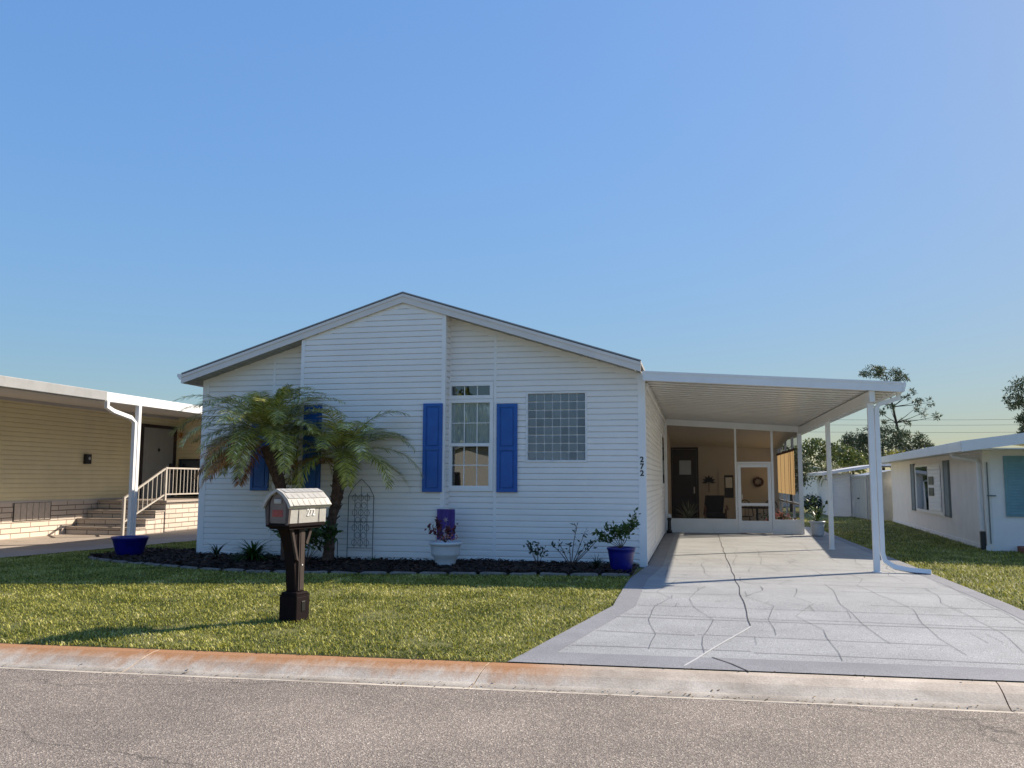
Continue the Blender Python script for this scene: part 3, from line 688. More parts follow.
# left gutter end
bm = BM(); prism(bm, [(XE0-.022, YF, 3.40), (XE0-.12, YF, 3.40), (XE0-.12, YF, 3.35), (XE0-.07, YF, 3.29), (XE0-.022, YF, 3.29)], (0, YB+.3, 0)); obj('gutter', fixn(bm), M['trim'], house)
def window(r, kind):
    a, b, z0, z1 = r; bm = BM(); t = .028
    for q in ((a-.035, a+t, z0-.035, z1+.035), (b-t, b+.035, z0-.035, z1+.035)): box(bm, q[0], q[1], -.045, .06, q[2], q[3])
    for q in ((z0-.035, z0+t), (z1-t, z1+.035)): box(bm, a+t, b-t, -.043, .06, q[0], q[1])
    if kind == 'sash':
        zm = (z0+z1)/2; box(bm, a+t, b-t, -.05, .03, zm-.025, zm+.03)
        box(bm, a+t, a+t+.02, -.03, .03, z0+t, zm-.025); box(bm, b-t-.02, b-t, -.03, .03, z0+t, zm-.025); box(bm, a+t+.02, b-t-.02, -.03, .03, z0+t, z0+t+.03)
    wf = obj('window', bm, M['trim'], house)
    for i in (1, 2):
        xm = a+t+(b-a-2*t)*i/3; obj('muntin', box(BM(), xm-.007, xm+.007, -.012, .006, z0+t, z1-t), M['trim'], wf)
    if kind == 'sash':
        for zz in (z0+(z1-z0)*.27, z0+(z1-z0)*.75): obj('muntin', box(BM(), a+t, b-t, -.0125, .0065, zz-.007, zz+.007), M['trim'], wf)
    bm = BM(); bm.faces.new([bm.verts.new(p) for p in ((a+t, -.002, z0+t), (b-t, -.002, z0+t), (b-t, -.002, z1-t), (a+t, -.002, z1-t))]); obj('pane', bm, M['glass'], wf)
    bm = BM()
    for f in ([(a, .45, z0), (b, .45, z0), (b, .45, z1), (a, .45, z1)], [(a, .03, z0), (a, .45, z0), (a, .45, z1), (a, .03, z1)], [(b, .03, z0), (b, .45, z0), (b, .45, z1), (b, .03, z1)],
              [(a, .03, z0), (b, .03, z0), (b, .45, z0), (a, .45, z0)], [(a, .03, z1), (b, .03, z1), (b, .45, z1), (a, .45, z1)]):
        bm.faces.new([bm.verts.new(p) for p in f])
    bmesh.ops.remove_doubles(bm, verts=bm.verts[:], dist=.001); obj('recess', bm, M['interior'], wf)
    if kind == 'sash':
        bm = BM(); n = 60; prev = None; zm = (z0+z1)/2
        for i in range(n+1):
            X = a+t+(b-a-2*t)*i/n; yy = .035+.010*math.sin(i*1.05); r_ = [bm.verts.new((X, yy, zm+.0)), bm.verts.new((X, yy, z1-t))]
            if prev: bm.faces.new((prev[0], r_[0], r_[1], prev[1]))
            prev = r_
        obj('curtain', bm, M['curtainw'], wf, smooth=True)
    return wf
window(WIN, 'sash'); window(TRA, 'transom'); window(LWIN, 'sash'); window(LTRA, 'transom')
# glass block window: 7 x 8
a, b, z0, z1 = GB
bm = BM()
for q in ((a-.02, a+.015, z0-.02, z1+.02), (b-.015, b+.02, z0-.02, z1+.02)): box(bm, q[0], q[1], -.035, .04, q[2], q[3])
for q in ((z0-.02, z0+.015), (z1-.015, z1+.02)): box(bm, a+.015, b-.015, -.034, .04, q[0], q[1])
box(bm, a+.01, b-.01, .004, .03, z0+.01, z1-.01)
gw = obj('glass_block_window', bm, M['grout'], house)
bm = BM(); cw, ch = (b-a-.03)/7, (z1-z0-.03)/8
for i in range(7):
    for j in range(8):
        box(bm, a+.015+cw*i+.008, a+.015+cw*(i+1)-.008, -.012, .01, z0+.015+ch*j+.008, z0+.015+ch*(j+1)-.008, .006)
obj('glass_blocks', bm, M['block'], gw, smooth=False)
def shutter(x0, x1, z0, z1, y_, m=None, par=None, slats=False):
    bm = BM(); t = .055; box(bm, x0, x1, y_-.03, y_, z0, z1, .003)
    zm = z0+(z1-z0)*.49
    for q in ((x0, x0+t, z0, z1), (x1-t, x1, z0, z1)): box(bm, q[0], q[1], y_-.045, y_-.03, q[2], q[3], .003)
    for q in ((z0, z0+t), (z1-t, z1), (zm-.03, zm+.03)): box(bm, x0+t, x1-t, y_-.0445, y_-.03, q[0], q[1], .003)
    for q in ((z0+t+.02, zm-.05), (zm+.05, z1-t-.02)): box(bm, x0+t+.02, x1-t-.02, y_-.040, y_-.03, q[0], q[1], .008)
    return obj('shutter', bm, m or M['blue'], par or house)
shutter(-3.81, -3.46, 1.23, 2.77, BY-.02); shutter(-2.555, -2.19, 1.23, 2.77, -.02)
shutter(-7.24, -6.88, 1.23, 2.77, -.02); shutter(-6.06, -5.72, 1.23, 2.77, BY-.02)
# house number 2 7 2 running down the corner board
for i, ch_ in enumerate('272'):
    t = text_bm(ch_, .13, .006, .004); t.transform(Matrix.Translation((-.04, -.03, 1.79-.115*i)) @ Matrix.Rotation(math.pi/2, 4, 'X')); obj('house_number', t, M['black'], house)
# things on the side wall
bm = BM(); box(bm, .012, .03, 3.1, 3.9, .12, .72); box(bm, .03, .036, 3.16, 3.84, .18, .66); obj('access_panel', bm, M['siding'], house)
bm = BM(); box(bm, .012, .05, 6.1, 6.2, 1.1, 1.25, .005); obj('outlet_box', bm, M['trim'], house)
bm = BM(); box(bm, .0, .05, 6.9, 8.1, 1.3, 2.6); sw = obj('side_window', bm, M['trim'], house)
bm = BM(); box(bm, .05, .056, 6.97, 8.03, 1.37, 2.53); obj('pane', bm, M['glass'], sw)

# ------------------------------------------------------------------ carport + screened porch
def zc(x_): return 3.262-.066*x_      # top of carport roof
CY0, CY1, CX1 = -.36, 16.2, 3.99
carport = thing('carport', 'white aluminium carport roof on slim posts over the grey driveway', 'carport', (3.61, 4.5, 0))
bm = BM(); prof = []
y_ = CY0+.03
# pan roof: ribs run out from the house
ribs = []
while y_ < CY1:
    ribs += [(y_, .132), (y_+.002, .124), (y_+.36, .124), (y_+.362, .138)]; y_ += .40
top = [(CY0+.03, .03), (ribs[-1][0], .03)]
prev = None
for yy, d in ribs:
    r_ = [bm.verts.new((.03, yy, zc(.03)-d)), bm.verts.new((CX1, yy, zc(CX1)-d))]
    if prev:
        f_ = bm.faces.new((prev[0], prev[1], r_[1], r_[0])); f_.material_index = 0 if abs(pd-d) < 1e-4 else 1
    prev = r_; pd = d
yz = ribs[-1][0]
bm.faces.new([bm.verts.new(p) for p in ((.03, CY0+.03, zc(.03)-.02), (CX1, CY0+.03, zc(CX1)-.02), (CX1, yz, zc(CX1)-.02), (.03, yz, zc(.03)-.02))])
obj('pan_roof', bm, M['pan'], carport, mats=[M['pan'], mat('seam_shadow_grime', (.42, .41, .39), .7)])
bm = BM(); prism(bm, [(.012, CY0, zc(0)-.155), (CX1+.06, CY0, zc(CX1)-.155), (CX1+.06, CY0, zc(CX1)), (.012, CY0, zc(0))], (0, .03, 0))
prism(bm, [(.012, CY0-.008, zc(0)-.03), (CX1+.06, CY0-.008, zc(CX1)-.03), (CX1+.06, CY0-.008, zc(CX1)+.004), (.012, CY0-.008, zc(0)+.004)], (0, .02, 0))
obj('front_fascia', fixn(bm), M['post'], carport)
bm = BM(); z = zc(CX1)
prism(bm, [(CX1, CY0+.031, z-.15), (CX1+.10, CY0+.031, z-.15), (CX1+.13, CY0+.031, z-.04), (CX1+.13, CY0+.031, z+.0), (CX1, CY0+.031, z+.0)], (0, CY1-CY0, 0)); obj('gutter', fixn(bm), M['post'], carport)
bm = BM(); box(bm, 3.57, 3.65, CY0+.04, CY1-.1, zc(3.61)-.33, zc(3.61)-.152); obj('beam', bm, M['alu'], carport)
bm = BM(); prism(bm, [(.032, CY0+.42, 3.10), (.08, CY0+.42, 3.10), (.08, CY0+.42, 3.02), (.032, CY0+.42, 3.02)], (0, CY1-CY0-.5, 0)); obj('wall_hanger', fixn(bm), M['alu'], carport)
for yy in (-.12, 4.5):
    bm = BM(); box(bm, 3.565, 3.655, yy-.045, yy+.045, .02, zc(3.61)-.33, .006); box(bm, 3.55, 3.67, yy-.06, yy+.06, .02, .032)
    obj('post', bm, M['post'], carport)
bm = BM(); sq(bm, [(4.05, -.13, 2.86), (4.03, -.13, 2.76), (3.74, -.13, 2.67), (3.70, -.13, 2.60), (3.70, -.13, .32), (3.73, -.14, .20), (3.86, -.17, .11), (4.08, -.22, .07), (4.36, -.30, .055)], .035); obj('downspout', bm, M['post'], carport)

PY = 9.53
porch = thing('screened_porch', 'screened room at the back of the carport with white framing', 'porch', (1.85, 9.5, 0))
KZ = .37; BW = 15.6
def ptop(x_): return zc(x_)-.16
bm = BM(); box(bm, .04, 2.0, PY-.03, PY+.02, .03, KZ); box(bm, 2.86, 3.56, PY-.03, PY+.02, .03, KZ)
for xx_ in (.7, 1.35): box(bm, xx_-.004, xx_+.004, PY-.034, PY-.03, .03, KZ)
obj('kick_panel', bm, M['post'], porch)
bm = BM()
for a, b in ((.02, .09), (1.895, 1.945), (2.845, 2.905), (3.54, 3.65)): box(bm, a, b, PY-.04, PY+.04, .03, ptop(b)-.04)
prism(bm, [(.02, PY-.045, ptop(0)-.13), (3.66, PY-.045, ptop(3.66)-.13), (3.66, PY-.045, ptop(3.66)+.045), (.02, PY-.045, ptop(0)+.045)], (0, .09, 0))
box(bm, .04, 1.895, PY-.045, PY+.03, KZ-.01, KZ+.04); box(bm, 2.905, 3.54, PY-.045, PY+.03, KZ-.01, KZ+.04)
box(bm, 1.945, 2.845, PY-.042, PY+.042, 1.90, 1.95)
for yy in (PY+1.9, 13.4, 15.5): box(bm, 3.57, 3.64, yy-.03, yy+.03, .03, ptop(3.6)-.16)
box(bm, 3.58, 3.63, PY+.04, 15.6, .78, .83)
obj('frame', fixn(bm), M['post'], porch)
bm = BM(); box(bm, 3.59, 3.62, PY+.04, 15.6, .0, .36); obj('side_panel', bm, M['post'], porch)
bm = BM()
for a, b, z0, z1 in ((.09, 1.895, KZ+.04, 3.0), (1.945, 2.845, 1.95, 2.95), (2.905, 3.54, KZ+.04, 2.9)):
    bm.faces.new([bm.verts.new(p) for p in ((a, PY, z0), (b, PY, z0), (b, PY, ptop(b)-.13), (a, PY, ptop(a)-.13))])
bm.faces.new([bm.verts.new(p) for p in ((3.605, PY+.04, .36), (3.605, BW, .36), (3.605, BW, 2.7), (3.605, PY+.04, 2.7))])
obj('screen', bm, M['screen'], porch)
door = BM()
box(door, 1.955, 2.045, PY-.05, PY-.01, .05, 1.89, .004); box(door, 2.745, 2.835, PY-.05, PY-.01, .05, 1.89, .004)
box(door, 2.045, 2.745, PY-.049, PY-.011, 1.80, 1.89); box(door, 2.045, 2.745, PY-.049, PY-.011, .77, .84); box(door, 2.045, 2.745, PY-.046, PY-.014, .05, KZ)
dd = obj('screen_door', door, M['post'], porch)
bm = BM(); bm.faces.new([bm.verts.new(p) for p in ((2.045, PY-.03, KZ), (2.745, PY-.03, KZ), (2.745, PY-.03, 1.8), (2.045, PY-.03, 1.8))]); obj('mesh', bm, M['screen'], dd)
bm = BM(); box(bm, 2.06, 2.075, PY-.09, PY-.05, .95, 1.07); obj('handle', bm, M['trim'], dd)
# room: back wall, left wall lining, ceiling

bm = BM(); box(bm, .014, 3.7, BW, BW+.12, 0, 3.06); obj('back_wall', bm, M['tanwall'], porch)
bm = BM(); box(bm, .016, .03, PY+.05, BW, .02, 3.0); obj('side_lining', bm, M['tanwall'], porch)
bm = BM(); prism(bm, [(.03, PY+.05, 3.06), (3.60, PY+.05, 2.84), (3.60, BW, 2.50), (.03, BW, 2.66)], (0, 0, .01)); obj('ceiling', fixn(bm), M['cream'], porch)
bm = BM(); box(bm, .08, .88, BW-.05, BW, .05, 2.50); bm2 = bm; ed = obj('entry_door', bm, M['doordark'], porch)
bm = BM(); box(bm, .31, .70, BW-.058, BW-.05, 1.64, 2.12); obj('door_pane', bm, mat('frosted_blue_glass', (.55, .66, .85), .2), ed)
bm = BM(); box(bm, .78, .82, BW-.09, BW-.05, 1.0, 1.22); obj('handle', bm, M['trim'], ed)
bm = BM(); box(bm, .885, .95, BW-.03, BW, .05, 2.51); box(bm, .035, .075, BW-.03, BW, .05, 2.51); box(bm, .035, .95, BW-.031, BW, 2.51, 2.57); obj('door_trim', bm, M['doordark'], porch)
bm = BM(); box(bm, 1.62, 2.14, BW-.05, BW, .1, 1.75); obj('cabinet_door', bm, M['tanwall'], porch)
bm = BM(); box(bm, 1.80, 2.1, BW-.06, BW-.052, .86, 1.62); box(bm, 1.83, 2.07, BW-.064, BW-.06, .9, 1.05); wd_ = obj('back_window', bm, M['black'], porch)
bm = BM(); box(bm, 1.84, 2.06, BW-.066, BW-.06, 1.2, 1.55); obj('pane', bm, M['curtainw'], wd_)
# amber roll blinds on the right side of the porch
bl = thing('roll_blind', 'amber coloured blind lit from behind on the right side of the porch', 'blind', (3.53, 11.2, 1.0))
bm = BM(); prev = None
for i in range(61):
    yy = PY+.9+(5.0)*i/60; xx_ = 3.54+.012*math.sin(i*.9)
    r_ = [bm.verts.new((xx_, yy, 1.05)), bm.verts.new((xx_, yy, 2.28))]
    if prev: bm.faces.new((prev[0], r_[0], r_[1], prev[1]))
    prev = r_
obj('panel', bm, M['blind'], bl, smooth=True)
bm = BM()
for yy in (PY+.95, PY+2.2, PY+3.4, PY+4.6): box(bm, 3.515, 3.522, yy, yy+.02, 1.04, 2.29)
tube(bm, [(3.54, PY+.85, 2.31), (3.54, PY+5.95, 2.31)], .035); obj('head_roll', bm, M['brown'], bl)

# ------------------------------------------------------------------ plants helpers
def leafquad(c, d, n_, l, wd):
    d = d.normalized(); s = d.cross(n_)
    if s.length < 1e-3: s = d.orthogonal()
    s.normalize(); return [c-s*wd*.15, c+d*l*.5-s*wd*.5, c+d*l, c+d*l*.5+s*wd*.5]
def rv(): return Vector((random.gauss(0, 1), random.gauss(0, 1), random.gauss(0, 1))).normalized()
def arch_leaves(cx, cy_, cz, n, L, wd, up_, droop=1.2, seg=5, spread=6.28, a0=0.):
    """strap leaves arching out of a centre (grass tuft, bromeliad, cordyline)"""
    Q = []
    for i in range(n):
        a = a0+random.random()*spread; l = L*random.uniform(.6, 1.1); e = random.uniform(up_, 1.45); p = Vector((cx, cy_, cz)); el = e
        for k in range(seg):
            d = Vector((math.cos(a)*math.cos(el), math.sin(a)*math.cos(el), math.sin(el))); q = p+d*l/seg; s = Vector((-math.sin(a), math.cos(a), 0))
            w0, w1 = wd*(1-abs(k/seg-.3)), wd*(1-abs((k+1)/seg-.3)) if k < seg-1 else .05*wd
            Q.append([p-s*w0, p+s*w0, q+s*w1, q-s*w1]); p = q; el -= droop/seg*random.uniform(.6, 1.4)
    return Q
def bushy(branches, nl, L, wd, r):
    """leaf clumps along branch paths"""
    Q = []
    for pts in branches:
        for _ in range(nl):
            t = random.uniform(.35, 1)**.7*(len(pts)-1); i = min(int(t), len(pts)-2); p = pts[i].lerp(pts[i+1], t-i)+rv()*r*random.random()
            d = (rv()+Vector((0, 0, .5))).normalized(); Q.append(leafquad(p, d, rv(), L*random.uniform(.6, 1.2), wd*random.uniform(.7, 1.2)))
    return Q
def stems_bm(branches, r):
    bm = BM()
    for pts in branches: tube(bm, pts, [r*(1-.6*i/(len(pts)-1)) for i in range(len(pts))], 5)
    return bm
def branch(p, a, e, l, n=4, curve=.3):
    P = [Vector(p)]; 
    for k in range(n):
        P.append(P[-1]+Vector((math.cos(a)*math.cos(e), math.sin(a)*math.cos(e), math.sin(e)))*l/n); e += random.uniform(-curve, curve)*.6; a += random.uniform(-curve, curve)
    return P

# ------------------------------------------------------------------ palms
def frond(Q, D, ribs_, base, a, e, L, droop, ll=.28, n=50, dead=False, twist=0):
    """pinnate arching frond: rachis curve plus paired narrow leaflets"""
    p = Vector(base); el = e; seg = 14; pts = [p.copy()]; dirs = []
    for k in range(seg):
        d = Vector((math.cos(a)*math.cos(el), math.sin(a)*math.cos(el), math.sin(el))); p = p+d*L/seg; pts.append(p.copy()); dirs.append(d); el -= droop/seg*(.5+1.1*k/seg); a += twist/seg
    ribs_.append(pts)
    for i in range(n):
        t = .16+.84*i/(n-1); f = t*seg; k = min(int(f), seg-1); c = pts[k].lerp(pts[k+1], f-k); d = dirs[k]
        side = d.cross(Vector((0, 0, 1)))
        if side.length < .05: side = Vector((-math.sin(a), math.cos(a), 0))
        side.normalize(); nn = side.cross(d).normalized(); 
        if nn.z < 0: nn = -nn
        env = ll*(.35+.65*math.sin(math.pi*min(1, (t*.92+.06))))*random.uniform(.85, 1.1)
        for s in (-1, 1):
            dd_ = (side*s*.85+d*.62+nn*random.uniform(-.12, .38)).normalized(); w0 = .0088
            m1 = c+dd_*env*.5; sag = -.22*env*(1.6 if dead else 1); m2 = c+dd_*env+Vector((0, 0, sag)); wv = dd_.cross(nn).normalized()*w0*(1.0)
            tgt = D if dead else Q
            tgt.append([c-wv*.5, c+wv*.5, m1+wv+Vector((0, 0, sag*.2)), m1-wv+Vector((0, 0, sag*.2))]); tgt.append([m1-wv+Vector((0, 0, sag*.2)), m1+wv+Vector((0, 0, sag*.2)), m2+wv*.15, m2-wv*.15])
def palm(x_, y_, path, crown, nf, L, label, dead=5, extra=(), dead_dirs=None, stub=.14, rad=.078):
    t = thing('palm_tree', label, 'palm', (x_, y_, 0))
    bm = BM(); n = 26; P = []; rads = []
    for i in range(n+1):
        u = i/n; f = u*(len(path)-1); k = min(int(f), len(path)-2); P.append(Vector(path[k]).lerp(Vector(path[k+1]), f-k)); r = rad*(1.25-.55*u if u < .55 else .95+(u-.55)*1.5); rads.append(r*(1+.09*(i % 2)))
    tube(bm, P, rads, 12)
    for i in range(70):     # old leaf bases
        u = random.uniform(.35, 1); f = u*n; k = min(int(f), n-1); c = P[k].lerp(P[k+1], f-k); a = random.random()*6.28; r = rads[k]; d = Vector((math.cos(a), math.sin(a), .9)).normalized()
        tube(bm, [c+Vector((math.cos(a), math.sin(a), 0))*r*.8, c+Vector((math.cos(a), math.sin(a), 0))*r*.9+d*random.uniform(.04, stub*.75)], [.018, .008], 5)
    obj('trunk', fixn(bm), M['bark'], t)
    Q, D, rb = [], [], []
    for i in range(nf):
        a = i*2.39996+random.uniform(-.2, .2); u = (i+.5)/nf; e = 1.25-1.25*u+random.uniform(-.1, .1)
        frond(Q, D, rb, Vector(crown)+Vector((math.cos(a), math.sin(a), 0))*.05, a, e, L*random.uniform(.82, 1.08)*(1-.12*abs(u-.5)), 1.35+.6*random.random()+.1*u, twist=random.uniform(-.4, .4))
    for a, e, l, dr in extra: frond(Q, D, rb, Vector(crown), a, e, l, dr)
    for i in range(dead):
        a = random.uniform(*(dead_dirs or (0, 6.28))); frond(Q, D, rb, Vector(crown)-Vector((0, 0, .1)), a, random.uniform(-.3, .25), L*random.uniform(.6, .95), 1.0, dead=True)
    obj('crown', quads_mesh('crown', Q), M['palm'], t)
    if D: obj('dry_fronds', quads_mesh('dry_fronds', D), M['deadpalm'], t)
    bm = BM()
    for pts in rb: tube(bm, pts, [.011-.009*k/(len(pts)-1) for k in range(len(pts))], 4)
    obj('rachis', bm, M['palmrib'], t)
    return t
palm(-5.33, -.75, [(-5.36, -.75, 0), (-5.33, -.75, .35), (-5.30, -.75, .75), (-5.20, -.78, 1.20), (-5.12, -.80, 1.72)], (-5.10, -.8, 1.86), 32, 1.46,
     'right-hand palm with its bare leaning trunk in view beside the iron trellis', dead=2)
palm(-6.05, -1.0, [(-6.0, -1.0, 0), (-6.02, -1.0, .6), (-6.12, -1.05, 1.3), (-6.38, -1.05, 2.0)], (-6.42, -1.05, 2.20), 46, 1.62,
     'left-hand palm with rust brown lower fronds, its trunk hidden behind the mailbox', dead=10, dead_dirs=(2.5, 4.6), extra=[(-.2, 1.22, .95, .35), (.1, 1.4, .8, .3), (2.6, 1.2, .9, .6), (3.3, .25, 1.35, .9), (3.0, .1, 1.3, .7), (3.6, .4, 1.3, 1.0)])

# ------------------------------------------------------------------ bed plants
def simple_plant(name, label, cat, loc, Q, m, branches=None, sm=None, sr_=.006, group=None):
    t = thing(name, label, cat, loc, group=group); obj('leaves', quads_mesh('leaves', Q), m, t)
    if branches: obj('stems', stems_bm(branches, sr_), sm or M['bark'], t)
    return t
Q = arch_leaves(-7.45, -.75, .05, 22, .42, .018, .3, 1.3); simple_plant('cordyline', 'dark spiky plant near the left corner of the white house', 'plant', (-7.45, -.75, .05), Q, M['leafdark'])
Q = arch_leaves(-6.62, -1.0, .05, 240, .52, .015, .5, 1.5); simple_plant('fern', 'bright green fern left of the mailbox post', 'fern', (-6.62, -.9, .05), Q, M['fern'])
brs = [branch((-5.50, -1.3, .05), random.random()*6.28, random.uniform(.7, 1.4), random.uniform(.6, 1.0)) for _ in range(12)]
simple_plant('croton_shrub', 'dark green leafy shrub behind the mailbox between the palm trunks', 'shrub', (-5.50, -1.3, .05), bushy(brs, 60, .13, .05, .08), M['leaf'], brs)
brs = [branch((-5.05, -.35, .05), random.random()*6.28, random.uniform(.7, 1.3), random.uniform(.3, .6)) for _ in range(5)]
brs = [branch((-1.70, -.75, .05), a, 1.15, l, 4, .2) for a, l in ((0, .3), (1.8, .42), (2.6, .45), (3.6, .4), (5, .36))]
simple_plant('gardenia_shrub', 'small round leafed shrub in the bed below the glass block window', 'shrub', (-1.7, -.75, .05), bushy(brs, 22, .07, .035, .07), M['leafdark'], brs)
brs = [branch((-1.15, -.75, .05), a, e, l, 5, .2) for a, e, l in ((.2, .9, .5), (.6, 1.1, .62), (1.2, 1.35, .7), (2.9, .8, .5), (3.3, 1.1, .45), (5.6, .8, .55), (.1, .75, .75), (4.5, 1.2, .4))]
simple_plant('plumeria_shrub', 'spindly bare stemmed shrub with few leaves next to the blue pot', 'shrub', (-1.15, -.75, .05), bushy(brs, 7, .08, .032, .04)+[q for b_ in brs for q in bushy([[b_[-2], b_[-1]]], 5, .09, .035, .03)], M['leafdark'], brs, sr_=.009)
Q = arch_leaves(-.72, -.95, .05, 80, .30, .008, .4, 1.2); simple_plant('grass_tuft', 'low dark grassy tuft left of the cobalt pot', 'plant', (-.72, -.95, .05), Q, M['leafdark'])
Q = arch_leaves(-4.55, -.7, .05, 18, .16, .01, .5, 1.2)+arch_leaves(-4.2, -.9, .05, 14, .12, .01, .5, 1.2)
simple_plant('seedling', 'low green seedling in the mulch under the trellis', 'plant', (-4.55, -.7, .05), Q[:90], M['leaf'])

def pot(name, label, loc, prof, m, group=None, soil=True):
    t = thing(name, label, 'plant pot', loc, group=group); bm = BM(); lathe(bm, prof, loc[0], loc[1], 32, loc[2]); obj('vessel', fixn(bm), m, t, smooth=True)
    rt_, zt = prof[-1]; 
    bm = BM(); lathe(bm, [(rt_*.6, zt-.0), (rt_*.98, zt+.002), (rt_*.98, zt+.004)], loc[0], loc[1], 24, loc[2]); obj('soil', bm, M['soil'], t); return t
bp_ = [(.14, 0), (.155, .01), (.175, .12), (.205, .29), (.212, .34), (.225, .35), (.225, .375), (.212, .38), (.19, .34)]
pot('flower_pot', 'cobalt blue pot at the right front corner of the white house', (-.31, -1.15, .03), bp_, M['bluepot'])
brs = [branch((-.31, -1.15, .39), a, e, l, 4, .25) for a, e, l in ((.3, 1.0, .5), (.1, 1.25, .6), (.6, .9, .45), (2.8, .9, .42), (3.3, .7, .45), (3.0, 1.2, .4), (4.5, 1.0, .35), (1.5, 1.1, .4), (5.2, .9, .4), (3.1, .45, .38))]
simple_plant('potted_shrub', 'leafy green shrub growing in the right cobalt pot', 'shrub', (-.31, -1.15, .39), bushy(brs, 40, .085, .04, .055), M['leaf'], brs)
pot('flower_bowl', 'low cobalt blue bowl at the left end of the flower bed', (-9.28, -.62, .03), [(.19, 0), (.21, .01), (.25, .12), (.30, .30), (.325, .33), (.325, .36), (.30, .36), (.28, .33)], M['bluepot'])
pot('flower_pot', 'white footed pot with reddish plant below the tall window', (-3.19, -1.0, .02), [(.145, 0), (.155, .01), (.16, .05), (.19, .16), (.235, .20), (.24, .23), (.245, .34), (.255, .36), (.275, .37), (.278, .41), (.26, .415), (.24, .37)], M['whitepot'])
brs = [branch((-3.19, -1.0, .42), a, e, l, 4, .35) for a, e, l in ((.2, .9, .30), (3.0, 1.0, .45), (3.3, .8, .42), (2.7, 1.1, .4), (1., 1.2, .25), (4, 1.1, .3), (5.2, 1., .3), (3.1, .5, .35))]
cole = simple_plant('coleus_plant', 'maroon leafed plant growing in the white pot', 'plant', (-3.19, -1.0, .42), bushy(brs, 20, .07, .04, .05), M['redleaf'], brs)
obj('blossoms', quads_mesh('blossoms', [leafquad(Vector((-3.16+random.gauss(0, .08), -1.0+random.gauss(0, .05), .50+random.gauss(0, .03))), rv(), rv(), .035, .03) for _ in range(60)]), M['flowerpink'], cole)
# garden flag
t = thing('garden_flag', 'purple garden flag on a white metal stand behind the white pot', 'flag', (-3.27, -.30-.08, .05))
FY = -.40
bm = BM(); tube(bm, [(-3.55, FY, .05), (-3.55, FY, .965), (-3.17, FY, .965), (-3.17, FY, .93)], .007, 6); obj('stand', bm, M['post'], t)
bm = BM(); tube(bm, [(-3.02, FY-.01, .03), (-3.02, FY-.01, .96)], .004, 5)
bm.free(); bm = BM(); prev = None
for i in range(17):
    X = -3.52+.32*i/16; yy = FY-.012+.012*math.sin(i*.8); r_ = [bm.verts.new((X, yy, .42)), bm.verts.new((X, yy, .94))]
    if prev: bm.faces.new((prev[0], r_[0], r_[1], prev[1]))
    prev = r_
M['purple'] = mat('purple_flag_cloth', (.10, .055, .27), .8, .5, 12, col2=(.055, .03, .17))
M['lilac'] = mat('lilac_print', (.48, .36, .42), .8, .3, 30)
obj('cloth', bm, M['purple'], t, smooth=True)
bm = BM()
out_ = []
for k in range(12):
    a = k*math.pi/6+.26; rr = .055 if k % 2 else .022; out_.append((-3.29+rr*math.cos(a), FY-.0275, .80+rr*math.sin(a)))
bm.faces.new([bm.verts.new(p) for p in out_])
v0 = min(bm.verts, key=lambda v: v.co.z); z0_ = v0.co
vs = [v0]+[bm.verts.new(p) for p in ((-3.30, FY-.0275, .66), (-3.36, FY-.0275, .60), (-3.31, FY-.0275, .58), (-3.38, FY-.0275, .48), (-3.18, FY-.0275, .49), (-3.27, FY-.0275, .58), (-3.22, FY-.0275, .62), (-3.285, FY-.0275, .65))]
bm.faces.new(vs)
bm.transform(Matrix.Translation((-.07, 0, -.04)))
obj('print', bm, M['lilac'], t)
# trellis
t = thing('trellis', 'thin dark iron trellis leaning on the siding right of the palm trunk', 'trellis', (-4.93, -.33, .05))
TY = BY-.06; bm = BM()
for X in (-5.16, -4.69): tube(bm, [(X, TY-.02, .03), (X, TY, 1.15)], .006, 5)
for X in (-5.04, -4.925, -4.81): tube(bm, [(X, TY, .25), (X, TY, 1.2+.12*(X == -4.925))], .004, 5)
tube(bm, [(-5.16, TY, 1.15), (-5.08, TY, 1.3), (-4.925, TY, 1.45), (-4.77, TY, 1.3), (-4.69, TY, 1.15)], .005, 5)
for Z in (.25, 1.15, .70): tube(bm, [(-5.16, TY, Z), (-4.69, TY, Z)], .004, 5)
obj('frame', bm, M['iron'], t)
bm = BM()
for row in range(7):
    for cx_ in ((-4.98, -4.87) if row % 2 else (-5.04, -4.925, -4.81)):
        cz = .34+row*.13; tube(bm, [(cx_+.045*math.cos(q), TY-.004, cz+.055*math.sin(q)) for q in [2*math.pi*k/10 for k in range(11)]], .0035, 4, False)
obj('scrollwork', bm, M['iron'], t)
# shepherd hook stake
bm = BM(); P_ = [(-5.10, -.95, .03), (-5.10, -.95, .40)]+[(-5.10-.05+.05*math.cos(q), -.95, .40+.05*math.sin(q)) for q in [0, .6, 1.2, 1.9, 2.5, 3.1, 3.6]]+[(-5.21, -.95, .33)]
place(obj('garden_stake', tube(bm, P_, .007, 6), M['iron']), 'short black iron hook stake in the mulch at the foot of the trellis', 'garden stake')

# ------------------------------------------------------------------ mailbox
MB = (-3.44, -5.98, zg(0, -6.02)); MA = R_(-12)
t = thing('mailbox', 'taupe mailbox numbered 272 on a dark bronze post at the front of the lawn', 'mailbox', MB, MA)
